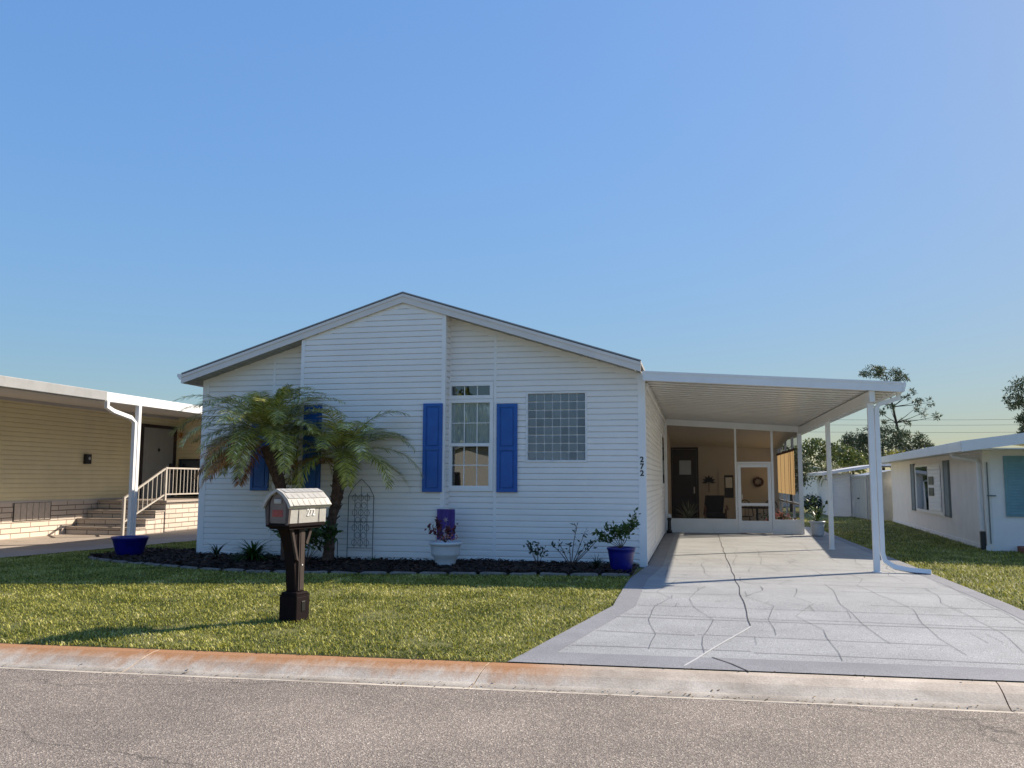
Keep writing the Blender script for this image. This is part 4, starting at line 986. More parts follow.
# local frame: door faces -Y, length along Y
bm = BM()
box(bm, -.115, .115, -.115, .115, -.02, .25, .012)
prism(bm, [(-.115, -.115, .25), (.115, -.115, .25), (.115, .115, .25), (-.115, .115, .25)], (0, 0, .012))
box(bm, -.105, .105, -.105, .105, .255, .29, .015)
box(bm, -.068, .068, -.068, .068, .28, .98, .008)
obj('post', bm, M['bronze'], t, local=True)
M['bronzelit'] = mat('lit_bronze_plastic', (.06, .046, .042), .7, .15, 9, spec=.2)  # lighter bronze: sunlight on the post's right side put into the colour
bm = BM(); box(bm, .068, .080, -.05, .05, .30, .95, .005); box(bm, .080, .086, -.03, .03, .31, .94, .003); obj('post_panel', bm, M['bronzelit'], t, local=True)
bm = BM(); box(bm, .112, .122, -.03, .03, .10, .20, .004); obj('base_badge', bm, M['black'], t, local=True)
bm = BM(); lathe(bm, [(.008, 0), (.008, .006)], 0, 0, 12); bm.transform(Matrix.Translation((.086, 0, .56)) @ Matrix.Rotation(math.pi/2, 4, 'Y')); obj('reflector', bm, M['numw'], t, local=True)
# curved front bracket (towards the street) and rear brace
bm = BM()
def arc_br(bm, s, w_):
    pts = [(0, s*.07, .28), (0, s*.09, .50), (0, s*.13, .70), (0, s*.20, .86), (0, s*.29, .985)]
    prev = None
    outer = [(0, s*.06, .28), (0, s*.06, .6), (0, s*.06, .985)]
    a_ = [Vector(p) for p in pts]; poly = a_+[Vector((0, s*.06, .985)), Vector((0, s*.06, .28))]
    poly = [p+Vector((-w_, 0, 0)) for p in poly]; prism(bm, poly, (2*w_, 0, 0))
arc_br(bm, -1, .06); obj('bracket', fixn(bm), M['bronze'], t, local=True)
for s, (ya, za, yb, zb_) in (('f', (-.08, .62, -.20, .97)), ('r', (.07, .78, .17, .97))):
    bm = BM(); prism(bm, [(.055, ya-.018, za), (.055, ya+.018, za-.02), (.055, yb+.018, zb_), (.055, yb-.018, zb_)], (.035, 0, 0)); obj('brace', fixn(bm), M['bronzelit'], t, local=True)
bm = BM(); prism(bm, [(-.13, -.29, .93), (.13, -.29, .93), (.13, .25, .93), (-.13, .25, .93)], (0, 0, .035)); box(bm, -.155, .155, -.33, .30, .955, .99, .006); obj('tray', fixn(bm), M['bronze'], t, local=True)
# body
L0, L1 = -.31, .32
bm = BM(); prism(bm, [(-.145, L0, .985), (.145, L0, .985), (.155, L0, 1.19), (.13, L0, 1.25), (.07, L0, 1.295), (0, L0, 1.305), (-.07, L0, 1.295), (-.13, L0, 1.25), (-.155, L0, 1.19)], (0, L1-L0, 0)); body = obj('box_body', fixn(bm), M['taupe'], t, local=True)
bm = BM()   # panel seams on the side
for yy in (-.17, .19): obj('side_seam', box(BM(), .150, .1565, yy-.002, yy+.002, .99, 1.18), M['bronzel'], t, local=True)
# roof, gable with eaves
O0, O1 = L0-.055, L1+.035
out = [(-.195, 1.165), (-.15, 1.235), (-.085, 1.295), (0, 1.335), (.085, 1.295), (.15, 1.235), (.195, 1.165)]
inn = [(x_*.86, z-.028) for x_, z in out]
bm = BM()
for k in range(6):
    prism(bm, [(out[k][0], O0, out[k][1]), (out[k+1][0], O0, out[k+1][1]), (inn[k+1][0], O0, inn[k+1][1]), (inn[k][0], O0, inn[k][1])], (0, O1-O0, 0))
for k in (0, 1, 2, 3, 4, 5):   # overlapping shingle courses on the lid
    for j in range(7):
        y0 = O0+.02+j*(O1-O0-.04)/7+(.03 if k % 2 else 0); a_, b_ = out[k], out[k+1]; nrm = Vector((-(b_[1]-a_[1]), 0, b_[0]-a_[0])).normalized()*(1 if (b_[0]-a_[0]) > 0 else -1)
        pa, pb = Vector((a_[0], y0, a_[1])), Vector((b_[0], y0, b_[1])); hi = pa if a_[1] > b_[1] else pb; lo = pb if a_[1] > b_[1] else pa
        ww = min((O1-O0-.04)/7-.008, O1-y0); bm.faces.new([bm.verts.new(p) for p in (lo+nrm*.007, lo+nrm*.007+Vector((0, ww, 0)), hi+nrm*.001+Vector((0, ww, 0)), hi+nrm*.001)])
obj('lid', fixn(bm), M['taupe'], t, local=True)
bm = BM(); yb_ = L0-.004
prism(bm, [(-.145, L0-.03, .975), (-.11, L0-.03, .975), (-.115, L0-.03, 1.2), (-.165, L0-.03, 1.18)], (0, .03, 0)); prism(bm, [(.145, L0-.03, .975), (.11, L0-.03, .975), (.115, L0-.03, 1.2), (.165, L0-.03, 1.18)], (0, .03, 0))
rim = [(.115*math.cos(q), 1.17+.125*math.sin(q)) for q in [math.pi*k/10 for k in range(11)]]; ou = [(.165, 1.18), (.15, 1.225), (.10, 1.275), (.06, 1.30), (.03, 1.318), (0, 1.325), (-.03, 1.318), (-.06, 1.30), (-.10, 1.275), (-.15, 1.225), (-.165, 1.18)]
for k in range(10): prism(bm, [(rim[k][0], L0-.03, rim[k][1]), (rim[k+1][0], L0-.03, rim[k+1][1]), (ou[k+1][0], L0-.03, ou[k+1][1]), (ou[k][0], L0-.03, ou[k][1])], (0, .028, 0))
obj('door_surround', fixn(bm), mat('bronze_surround', (.075, .058, .056), .6, .2, 9), t, local=True)
bm = BM(); dpoly = [(-.105, L0-.016, 1.0), (.105, L0-.016, 1.0)]+[(.105*math.cos(q), L0-.016, 1.17+.115*math.sin(q)) for q in [math.pi*k/12 for k in range(13)]]
prism(bm, dpoly, (0, .014, 0)); dr_ = obj('door', fixn(bm), M['bronzel'], t, local=True)
bm = BM(); box(bm, -.05, .05, L0-.03, L0-.016, 1.185, 1.235, .008); obj('handle', bm, M['taupe'], dr_, local=True)
bm = BM(); box(bm, -.07, .065, L0-.019, L0-.0165, 1.055, 1.125); obj('sticker', bm, M['red'], dr_, local=True)
tb = text_bm('272', .098, .003, .001); tb.transform(Matrix.Translation((.1545, .04, 1.09)) @ Matrix.Rotation(math.pi/2, 4, 'Z') @ Matrix.Rotation(math.pi/2, 4, 'X')); obj('number', tb, M['numw'], t, local=True)

for ch_ in t.children_recursive:      # the post is a little taller and the box a little larger than the stock drawing
    for v in ch_.data.vertices: v.co.z *= 1.06
# ------------------------------------------------------------------ things in and by the porch
pot('flower_pot', 'white square-footed pot on the driveway corner behind the carport post', (3.92, 9.05, .03), [(.13, 0), (.14, .01), (.15, .03), (.17, .25), (.185, .33), (.205, .34), (.205, .38), (.19, .38), (.17, .34)], M['whitepot'])
Q = arch_leaves(3.92, 9.05, .38, 46, .55, .02, .4, 1.2)
brs = [branch((3.92, 9.05, .38), a, 1.2, .6, 4, .3) for a in (0, 2, 4)]
simple_plant('potted_plant', 'strappy green plant growing in the white driveway pot', 'plant', (3.92, 9.05, .38), Q+bushy(brs, 16, .12, .05, .1), M['leaf'], brs)
pot('flower_pot', 'dark pot inside the porch by the left screen', (.62, 10.2, .03), [(.13, 0), (.18, .25), (.19, .3), (.18, .3)], M['chairdark'])
simple_plant('yucca_plant', 'spiky grey green plant inside the porch left of the chair', 'plant', (.62, 10.2, .33), arch_leaves(.62, 10.2, .33, 70, .62, .018, .1, .5), leafmat('yucca_leaves', (.14, .15, .09), (.42, .43, .28), None, .5, .2, 5))
t = thing('armchair', 'dark upholstered armchair with wooden arms in the porch', 'chair', (1.40, 11.3, .03))
bm = BM(); box(bm, 1.12, 1.68, 11.0, 11.6, .36, .50, .04); obj('seat', bm, M['chairdark'], t)
bm = BM(); prism(bm, [(1.05, 11.55, .45), (1.12, 11.85, 1.0), (1.12, 11.95, 1.0), (1.05, 11.68, .42)], (.56, 0, 0)); obj('backrest', fixn(bm), M['chairdark'], t)
for X in (1.08, 1.70):
    bm = BM(); prism(bm, [(X, 10.92, .60), (X, 11.6, .68), (X, 11.6, .72), (X, 10.92, .645)], (.055, 0, 0)); obj('armrest', fixn(bm), M['wood'], t)
for X in (1.10, 1.69):
    for yy in (10.97, 11.6):
        bm = BM(); sq(bm, [(X, yy, .02), (X, yy, .62)], .02); obj('leg', bm, M['wood'], t)
t = thing('wall_flower', 'dark metal flower ornament on the tan porch wall', 'wall art', (1.29, BW-.05, 1.38)); bm = BM(); obj('stem', tube(BM(), [(1.29, BW-.04, 1.05), (1.29, BW-.05, 1.4)], .012, 5), M['chairdark'], t)
c0 = bm.verts.new((1.29, BW-.06, 1.40))
for k in range(7):
    a = k*math.pi/6; q = leafquad(Vector((1.29, BW-.06, 1.40)), Vector((math.cos(a), -.2, math.sin(a)-.15)), Vector((0, 1, 0)), .24, .09); bm.faces.new([c0]+[bm.verts.new(p) for p in q[1:]])
obj('petals', bm, M['chairdark'], t)
t = thing('wreath', 'small dark round wreath hanging on the porch back wall', 'wreath', (2.91, BW-.05, 1.40))
bm = BM(); tube(bm, [(2.91+.14*math.cos(q), BW-.06, 1.40+.13*math.sin(q)) for q in [2*math.pi*k/16 for k in range(17)]], .035, 7); obj('ring', bm, M['brown'], t)
obj('leaves', quads_mesh('leaves', [leafquad(Vector((2.91+.14*math.cos(q), BW-.08, 1.4+.13*math.sin(q))), rv(), rv(), .07, .03) for q in [random.random()*6.28 for _ in range(120)]]), M['redleaf'], t)
t = thing('patio_table', 'small round dark patio table behind the screen door', 'table', (2.55, 11.0, .03))
bm = BM(); lathe(bm, [(.02, .66), (.42, .66), (.43, .68), (.42, .70), (.02, .70)], 2.55, 11.0, 28); obj('tabletop', bm, M['chairdark'], t)
bm = BM(); lathe(bm, [(.22, .03), (.20, .06), (.03, .10), (.03, .66)], 2.55, 11.0, 16); obj('pedestal', bm, M['iron'], t)
for X, yy, lab in ((2.2, 10.5, 'curved back iron patio chair left of the small table'), (3.0, 11.6, 'curved back iron patio chair right of the small table')):
    t = thing('patio_chair', lab, 'chair', (X, yy, .03)); bm = BM(); lathe(bm, [(.02, .43), (.2, .43), (.21, .45), (.02, .46)], X, yy, 20); obj('seat', bm, M['iron'], t)
    for a in (.8, 2.4, 3.9, 5.5):
        bm = BM(); tube(bm, [(X+.15*math.cos(a), yy+.15*math.sin(a), .43), (X+.22*math.cos(a), yy+.22*math.sin(a), .03)], .012, 6); obj('leg', bm, M['iron'], t)
    bm = BM(); tube(bm, [(X+.22*math.cos(q), yy+.2, .45+.45*math.sin(q)) for q in [math.pi*k/10 for k in range(11)]], .013, 6)
    for k in (-.1, 0, .1): tube(bm, [(X+k, yy+.2, .45), (X+k, yy+.2, .86)], .007, 5)
    obj('backrest', bm, M['iron'], t)
t = thing('flower_basket', 'basket of pink and white flowers behind the right porch screen', 'flower basket', (3.05, 10.3, .03))
bm = BM(); lathe(bm, [(.13, .03), (.2, .28), (.21, .3), (.19, .3)], 3.05, 10.3, 18); obj('basket', bm, M['brown'], t)
obj('blossoms', quads_mesh('blossoms', [leafquad(Vector((3.05, 10.3, .42))+Vector((random.gauss(0, .14), random.gauss(0, .12), random.gauss(0, .10))), rv(), rv(), .07, .05) for _ in range(260)]), M['flowerpink'], t)
obj('leaves', quads_mesh('leaves', [leafquad(Vector((3.05, 10.3, .38))+Vector((random.gauss(0, .18), random.gauss(0, .14), random.gauss(0, .1))), rv(), rv(), .09, .04) for _ in range(220)]), M['leaf'], t)
t = thing('garden_lantern', 'tall black lantern with pale cap against the house wall by the porch', 'lantern', (.13, 9.2, .03))
bm = BM(); lathe(bm, [(.07, .03), (.075, .08), (.05, .12), (.045, .35), (.06, .40), (.06, .42), (.03, .44)], .13, 9.2, 16); obj('base', bm, M['black'], t)
bm = BM(); lathe(bm, [(.05, .44), (.06, .47), (.045, .52), (.01, .55)], .13, 9.2, 16); obj('cap', bm, M['whitepot'], t)

# ------------------------------------------------------------------ left neighbour
NX = -15.1; EX = -11.65
nh = thing('neighbour_house', 'beige sided home with brick base and long white porch roof at the left edge', 'house', (-15.1, 4, 0))
UY = (0, 1, 0); PXn = (1, 0, 0); YE = 9.7; BT = .88
bm = BM(); siding(bm, (NX, 0, 0), UY, PXn, -3, YE, BT, 3.35, .112, .016, zb=BT)
siding(bm, (0, YE, 0), UX, NY, NX-.05, -12.0, BT, 3.45, .112, .016, zb=BT); box(bm, NX-.1, -12.0, YE+.02, YE+.1, 0, 3.4)
siding(bm, (0, -3, 0), UX, NY, -23, NX, BT, 3.35, .112, .016, zb=BT)
obj('siding', bm, M['beige'], nh)
bm = BM(); box(bm, NX-.1, NX+.018, -3, YE, 0, BT-.03); box(bm, -23, NX-.1, -3, -2.9, 0, BT-.03); obj('brick_base', bm, M['brick'], nh)
bm = BM(); box(bm, NX, NX+.03, -3, YE, BT-.03, BT+.015); box(bm, NX, NX+.03, -3, YE, 3.27, 3.36); obj('band', bm, M['tanwall'], nh)
bm = BM()
for i in range(6): box(bm, NX+.018, NX+.035, 3.12+i*.2, 3.30+i*.2, .42, .84, .004)
M['slump'] = mat('vertical_brick', (.66, .58, .50), .85, .15, 9, .3)
obj('vent_bricks', bm, M['slump'], nh)
bm = BM(); box(bm, NX+.018, NX+.022, 3.08, 4.34, .40, .86); obj('vent_recess', bm, M['crack'], nh)
bm = BM()   # porch roof: soffit, roof and body of the roof
prism(bm, [(NX-.2, -3.2, 3.36), (EX, -3.2, 3.10), (EX, -3.2, 3.13), (NX-.2, -3.2, 3.39)], (0, 17, 0)); obj('porch_ceiling', fixn(bm), M['cream'], nh)
bm = BM(); prism(bm, [(EX, -3.2, 3.135), (NX-.2, -3.2, 3.392), (-19, -3.2, 4.3), (-23.2, -3.2, 3.45), (-23.2, -3.2, 3.5), (-19, -3.2, 4.36), (NX, -3.2, 3.58), (EX, -3.2, 3.30)], (0, 17, 0)); obj('roof', fixn(bm), M['pinkroof'], nh)
bm = BM(); box(bm, EX-.0, EX+.10, -3.2, 1.55, 3.11, 3.31, .01); M['gutgrey'] = mat('shade_grey_gutter', (.32, .33, .34), .5, .15, 4); obj('gutter', bm, M['gutgrey'], nh)  # the grey colour carries the shade on this near stretch of the eave
bm = BM(); box(bm, EX-.001, EX+.06, 1.55, 13.8, 3.10, 3.305, .005); obj('porch_fascia', bm, M['post'], nh)
bm = BM(); box(bm, EX-.02, EX+.08, 2.70, 2.80, .0, 3.10, .006); obj('post', bm, M['post'], nh)
bm = BM(); sq(bm, [(EX+.05, 1.62, 3.12), (EX+.05, 1.62, 2.98), (EX+.08, 1.80, 2.90), (EX+.08, 2.40, 2.80), (EX+.08, 2.56, 2.70), (EX+.08, 2.58, .1)], .042); obj('downspout', bm, M['post'], nh)
# door facing us, in the long wall
bm = BM()
box(bm, NX+.016, NX+.06, 7.75, 7.92, .88, 3.05); box(bm, NX+.016, NX+.06, 9.42, 9.58, .88, 3.05); box(bm, NX+.016, NX+.06, 7.92, 9.42, 2.95, 3.05); obj('door_frame', bm, M['doordark'], nh)
bm = BM(); box(bm, NX+.02, NX+.05, 7.92, 9.42, .88, 2.95)
for a, b in ((8.05, 8.6), (8.74, 9.29)):
    for c, d in ((1.05, 1.7), (1.85, 2.8)): box(bm, NX+.05, NX+.058, a, b, c, d, .006)
nd = obj('door', bm, M['doorgrey'], nh)
bm = BM(); box(bm, NX+.05, NX+.1, 9.24, 9.34, 1.6, 1.9, .005); obj('handle', bm, M['black'], nd)
bm = BM(); lathe(bm, [(.05, 0), (.05, .02)], 0, 0, 12); bm.transform(Matrix.Translation((NX+.058, 8.67, 2.3)) @ Matrix.Rotation(math.pi/2, 4, 'Y')); obj('knocker', bm, M['black'], nd)
bm = BM(); box(bm, NX+.1, NX+.9, YE-.04, YE-.016, .9, 2.05); w2 = obj('window', bm, M['black'], nh)
bm = BM(); box(bm, NX+.15, NX+.85, YE-.05, YE-.042, .95, 2.0); obj('pane', bm, M['glass'], w2)
# stoop with steps
bm = BM(); box(bm, NX+.03, -13.02, 6.1, YE, .012, .80); obj('stoop', bm, M['brick'], nh)
bm = BM(); box(bm, NX+.03, -12.97, 6.05, YE, .80, .86, .01); obj('stoop_top', bm, M['ndrive'], nh)
for i in range(3):
    bm = BM(); box(bm, NX+.03, -13.05, 4.9+i*.4, 4.9+(i+1)*.4+.02*(i < 2)-.004, .012, .16+.2*i); obj('step', bm, M['brick'], nh)
    bm = BM(); box(bm, NX+.03, -13.03, 4.87+i*.4, 4.9+(i+1)*.4-.006, .16+.2*i, .20+.2*i, .008); obj('tread', bm, M['ndrive'], nh)
M['railpaint'] = mat('shaded_rail_paint', (.52, .48, .43), .6)  # white railing toned beige grey, its shade painted into the colour
t = thing('stair_railing', 'white metal railing beside the brick steps of the beige house', 'railing', (-13.1, 4.9, 0))
RXN = -13.1
bm = BM(); sq(bm, [(RXN, 4.45, .95), (RXN, 6.15, 1.72), (RXN, YE-.1, 1.72)], .022); sq(bm, [(RXN, 4.45, .35), (RXN, 6.15, 1.02), (RXN, YE-.1, 1.02)], .018); obj('rail', bm, M['railpaint'], t)
for yy, z0, z1 in ((4.45, 0, .98), (6.15, .86, 1.75), (8.0, .86, 1.72)):
    bm = BM(); sq(bm, [(RXN, yy, z0), (RXN, yy, z1)], .032); obj('newel', bm, M['railpaint'], t)
bm = BM()
for i in range(1, 9):
    yy = 4.45+1.7*i/9; sq(bm, [(RXN, yy, .35+.67*i/9), (RXN, yy, .95+.77*i/9)], .009)
for i in range(1, 20): 
    yy = 6.15+(YE-6.25)*i/20; sq(bm, [(RXN, yy, 1.02), (RXN, yy, 1.72)], .009)
obj('balusters', bm, M['railpaint'], t)
t = thing('wall_lamp', 'small black square lamp on the beige siding', 'lamp', (NX+.02, 5.5, 1.85)); bm = BM(); box(bm, NX+.016, NX+.12, 5.42, 5.62, 1.82, 2.08, .01); obj('housing', bm, M['black'], t)
bm = BM(); lathe(bm, [(.03, 0), (.045, .015), (.02, .03)], 0, 0, 12); bm.transform(Matrix.Translation((NX+.12, 5.52, 1.97)) @ Matrix.Rotation(math.pi/2, 4, 'Y')); obj('lens', bm, M['metalshed'], t)
simple_plant('hanging_plant', 'dry brown wall plant above the dark window of the beige house', 'plant', (-14.9, YE-.25, 2.7), arch_leaves(-14.8, YE-.3, 2.7, 40, .3, .012, -.2, 1.2), M['deadpalm'])

# ------------------------------------------------------------------ right neighbour (turned a little)
ANG = -math.atan2(.072, .9974)
rn = thing('neighbour_house', 'white stucco home with grey and teal shutters at the right edge', 'house', (6.8, 5.17, 0), ANG)
# local: x to the right, y back
H = 2.13
bm = BM(); box(bm, 0, .12, .0, 13.7, 0, H); box(bm, .12, 8, 13.58, 13.7, 0, H); obj('side_wall', bm, M['stucco'], rn, local=True)
bm = BM(); box(bm, .121, 8, -.003, .12, 0, H); obj('front_wall', bm, M['stuccow'], rn, local=True)
bm = BM(); prism(bm, [(-.50, -.75, 2.12), (4, -.75, 2.75), (8.5, -.75, 2.12), (8.5, -.75, 2.18), (4, -.75, 2.82), (-.50, -.75, 2.18)], (0, 15.1, 0)); obj('roof', fixn(bm), M['fascia'], rn, local=True)
bm = BM(); box(bm, -.56, -.50, -.78, 14.36, 2.06, 2.27, .006); prism(bm, [(-.56, -.80, 2.05), (4, -.80, 2.66), (4, -.80, 2.88), (-.56, -.80, 2.27)], (0, .05, 0)); obj('fascia', fixn(bm), M['post'], rn, local=True)
bm = BM(); box(bm, -.50, -.003, -.75, 13.9, 2.09, 2.115); box(bm, -.003, 8, -.75, -.005, 2.10, 2.125); obj('soffit', bm, M['stucco'], rn, local=True)
bm = BM(); box(bm, -.02, -.0, 0, 13.7, 0, .10); obj('base_band', bm, M['stuccow'], rn, local=True)
bm = BM(); box(bm, -.04, .0, 4.25, 8.4, .56, 1.92); wn = obj('window', bm, M['trim'], rn, local=True)
bm = BM(); box(bm, -.046, -.041, 6.3, 8.25, .64, 1.86); obj('pane', bm, M['glass'], wn, local=True)
bm = BM(); box(bm, -.044, -.0405, 6.3, 8.25, .64, 1.86); bm.free()
bm = BM(); siding(bm, (-.04, 0, 0), (0, -1, 0), (-1, 0, 0), -6.15, -4.4, .64, 1.86, .11, .02); obj('louvres', bm, M['trim'], wn, local=True)
bm = BM()
for zz in (1.05, 1.35): box(bm, -.075, -.062, 5.3, 6.0, zz, zz+.22)
obj('louvre_opening', bm, M['black'], wn, local=True)
bm = BM(); box(bm, -.048, -.0465, 6.36, 8.19, .70, 1.80); bm.free()
for a in (8.55, 3.45):
    bm = BM(); box(bm, -.035, 0, a, a+.62, .55, 1.97)
    box(bm, -.05, -.035, a, a+.08, .55, 1.97); box(bm, -.05, -.035, a+.54, a+.62, .55, 1.97)
    for k in range(22): prism(bm, [(-.036, a+.08, .60+k*.061), (-.05, a+.08, .60+k*.061), (-.036, a+.08, .65+k*.061)], (0, .46, 0))
    obj('shutter', fixn(bm), M['greyshut'], rn, local=True)
bm = BM(); box(bm, .38, .78, -.04, -.004, .72, 1.98); box(bm, .38, .44, -.052, -.04, .72, 1.98); box(bm, .72, .78, -.052, -.04, .72, 1.98)
for k in range(19): prism(bm, [(.44, -.041, .77+k*.061), (.44, -.053, .77+k*.061), (.44, -.041, .82+k*.061)], (.28, 0, 0))
obj('shutter', fixn(bm), M['teal'], rn, local=True)
bm = BM(); sq(bm, [(-.50, .62, 2.10), (-.46, .60, 2.0), (-.08, .22, 1.90), (-.06, .16, 1.82), (-.06, .14, .42)], .036); obj('downspout', bm, M['post'], rn, local=True)
bm = BM(); sq(bm, [(-.06, .12, .40), (-.06, .10, .02)], .045); obj('downspout_boot', bm, M['black'], rn, local=True)
bm = BM(); tube(bm, [(.06, -.03, 1.85), (.06, -.03, .15)], .014, 6); tube(bm, [(.03, -.05, 1.15), (.2, -.05, 1.15)], .014, 6); obj('conduit', bm, M['greyshut'], rn, local=True)
bm = BM(); box(bm, .55, 4, -.75, -.005, 0, .12, .01); obj('step', bm, M['redwood'], rn, local=True)
p = Matrix.Translation((6.8, 5.17, 0)) @ Matrix.Rotation(ANG, 4, 'Z') @ Vector((.75, -.45, .12))
simple_plant('small_plant', 'small dark plant on the brick red step at the right edge', 'plant', p, arch_leaves(p.x, p.y, p.z, 26, .3, .015, .4, 1.2), M['leafdark'])
# bikes / clutter at the far end: an air-conditioning unit and bin
t = thing('air_conditioner', 'dark air conditioning unit at the far end of the white stucco house', 'air conditioner', (7.35, 20.3, 0)); bm = BM(); box(bm, 7.1, 7.8, 20.0, 20.6, .08, .85, .02); obj('cabinet', bm, M['greyshut'], t)
bm = BM()
for k in range(9): box(bm, 7.09, 7.81, 19.99, 20.61, .14+k*.075, .165+k*.075)
obj('grille', bm, M['black'], t)
bm = BM(); box(bm, 7.05, 7.85, 19.95, 20.65, 0, .08); obj('pad', bm, M['edging'], t)
# power lines
WG = 'power lines above the roofs on the right'
for Z, k in ((8.05, 0), (7.3, 1), (8.6, 2)):
    bm = BM(); pts = [(-20+i*8, 78+i*.6, Z-.9*math.sin(math.pi*i/12)) for i in range(13)]
    place(obj('power_line', tube(bm, pts, .018, 4), M['wire']), ('lower', 'lowest', 'upper')[k]+' dark cable crossing the sky behind the tall pine', 'cable', WG)

# ------------------------------------------------------------------ sheds behind
sh = thing('garden_shed', 'low white sided shed with grey metal double doors behind the carport', 'shed', (6.9, 20, 0))
bm = BM(); siding(bm, (0, 23, 0), UX, NY, 6.3, 7.05, 0, 1.75, .13, .015); siding(bm, (6.3, 0, 0), (0, -1, 0), (-1, 0, 0), -27, -23, 0, 1.75, .13, .015); box(bm, 6.32, 11, 23.02, 27, 0, 1.72); obj('wall', bm, M['trim'], sh)
bm = BM(); prism(bm, [(5.9, 22.5, 1.78), (8.2, 22.5, 2.14), (11.5, 22.5, 2.2), (11.5, 22.5, 2.10), (8.2, 22.5, 2.04), (5.9, 22.5, 1.66)], (0, 5, 0)); obj('roof', fixn(bm), M['fascia'], sh)
bm = BM(); box(bm, 7.08, 9.0, 19.4, 22.95, 0, 1.58); prism(bm, [(7.0, 19.3, 1.58), (9.1, 19.3, 1.58), (9.1, 19.3, 1.66), (8.05, 19.3, 1.86), (7.0, 19.3, 1.66)], (0, 3.2, 0)); obj('metal_body', fixn(bm), M['metalshed'], sh)
for k, (a, b) in enumerate(((19.55, 21.1), (21.15, 22.7))):
    bm = BM(); box(bm, 7.04, 7.08, a, b, .04, 1.52, .006)
    for j in range(5): box(bm, 7.03, 7.04, a+.15+j*.3, a+.20+j*.3, .06, 1.5)
    d_ = obj('shed_door', bm, M['metalshed'], sh)
    bm = BM(); box(bm, 7.0, 7.03, (b-.12 if k == 0 else a+.02), (b-.02 if k == 0 else a+.12), .75, .80); obj('handle', bm, M['black'], d_)
bm = BM(); sq(bm, [(5.95, 22.6, 1.68), (6.0, 22.7, 1.55), (6.28, 22.95, 1.42), (6.28, 22.96, .1)], .035); obj('downspout', bm, M['trim'], sh)
# far pale garage
fh = thing('far_house', 'small pale house far behind the palmetto beyond the porch', 'house', (5.5, 36, 0))
bm = BM(); box(bm, 3.0, 7.8, 36, 42, 0, 2.0); obj('wall', bm, M['stuccow'], fh)
bm = BM(); prism(bm, [(2.6, 35.6, 2.0), (8.2, 35.6, 2.0), (5.4, 35.6, 2.7)], (0, 7, 0)); obj('roof', fixn(bm), M['fascia'], fh)
bm = BM(); box(bm, 4.2, 5.6, 35.96, 36, .1, 1.7); obj('door', bm, M['greyshut'], fh)

# ------------------------------------------------------------------ background trees
def tree(name, label, loc, h, trunk_h, crowns, m, nleaf, ls, lw, tr=.18, bark='pinebark', lean=(0, 0), group='trees behind the houses on the right', tuft=1):
    t = thing(name, label, 'tree', loc, group=group); x_, y_, z_ = loc
    top = Vector((x_+lean[0], y_+lean[1], trunk_h)); bm = BM()
    mid = Vector((x_, y_, 0)).lerp(top, .5)+Vector((-lean[0]*.18, 0, 0))
    pts = [Vector((x_, y_, -.1)), mid, top]; P = [pts[0].lerp(pts[1], k/4) for k in range(4)]+[pts[1].lerp(pts[2], k/4) for k in range(5)]
    tube(bm, P, [tr*(1-.75*k/8) for k in range(9)], 8); Q = []
    for cx_, cz_, rx_, rz_, wgt in crowns:
        c = Vector((x_+cx_, y_+random.uniform(-.6, .6), cz_)); s = P[min(8, max(2, int(8*min(1, (cz_-rz_*.5)/trunk_h))))]
        tube(bm, [s, s.lerp(c, .5)+Vector((0, 0, -.15*rx_)), c], [tr*.22, tr*.13, tr*.05], 5)
        n = int(nleaf*wgt)
        for _ in range(max(3, int(n/22))):      # sub-clumps
            u = rv(); cc = c+Vector((u.x*rx_, u.y*rx_*.9, u.z*rz_))*random.uniform(.3, 1)**.5; rr_ = random.uniform(.18, .4)*min(rx_, rz_*1.3)
            for _ in range(22):
                v = rv(); p_ = cc+Vector((v.x, v.y, v.z*.7))*rr_*random.random()**.4; Q.append(leafquad(p_, (rv()+v*.6), rv(), ls*random.uniform(.6, 1.3), lw))
    obj('trunk', fixn(bm), M[bark], t, smooth=True); obj('crown', quads_mesh('crown', Q), M[m], t); return t
# tall slender pine
p = at(907, 478, 45)
tree('pine_tree', 'tall slender pine with sparse tufted crown rising behind the stucco house roof', (p.x, 45, 0), 9, 8.3,
     [(-1.7, 8.55, .85, .36, 1.1), (-.7, 8.3, .7, .45, .8), (.0, 8.0, .4, .3, .3), (1.0, 6.6, .35, .25, .18), (1.7, 6.5, .3, .22, .14), (-1.6, 6.0, .42, .32, .3), (-.9, 6.2, .35, .25, .2), (1.35, 5.9, .3, .3, .14), (-1.0, 5.3, .25, .2, .1), (.6, 6.1, .3, .25, .14), (.2, 5.2, .35, .25, .16), (1.95, 5.55, .28, .2, .12), (.1, 6.9, .3, .3, .15), (.7, 7.3, .25, .2, .1)],
     'pine', 620, .24, .05, .15, lean=(-1.0, 0))
p = at(1022, 478, 38)
tree('pine_tree', 'dark tufted pine cut off by the right edge of the picture', (p.x+.6, 38, 0), 8, 7,
     [(-.2, 6.6, .8, .6, 1), (-.6, 5.9, .6, .4, .7), (.2, 5.2, .6, .5, .6), (-.4, 4.9, .4, .3, .4), (-.2, 4.3, .4, .3, .3), (-.5, 3.9, .35, .2, .2)], 'pine', 900, .22, .05, .15)
p = at(884, 478, 42)
tree('pine_tree', 'round topped dark pine between the shed and the tall pine', (p.x, 42, 0), 5, 3.8,
     [(0, 4.3, 1.3, .55, 1.3), (-1.4, 3.9, .9, .5, .9), (1.4, 3.9, .9, .5, .9), (.3, 3.4, 1.5, .5, 1), (-2.4, 3.2, .8, .4, .6), (-1.0, 3.0, .9, .4, .6), (2.3, 3.4, .7, .4, .6)], 'pine', 1100, .22, .06, .16)
p = at(842, 478, 42)
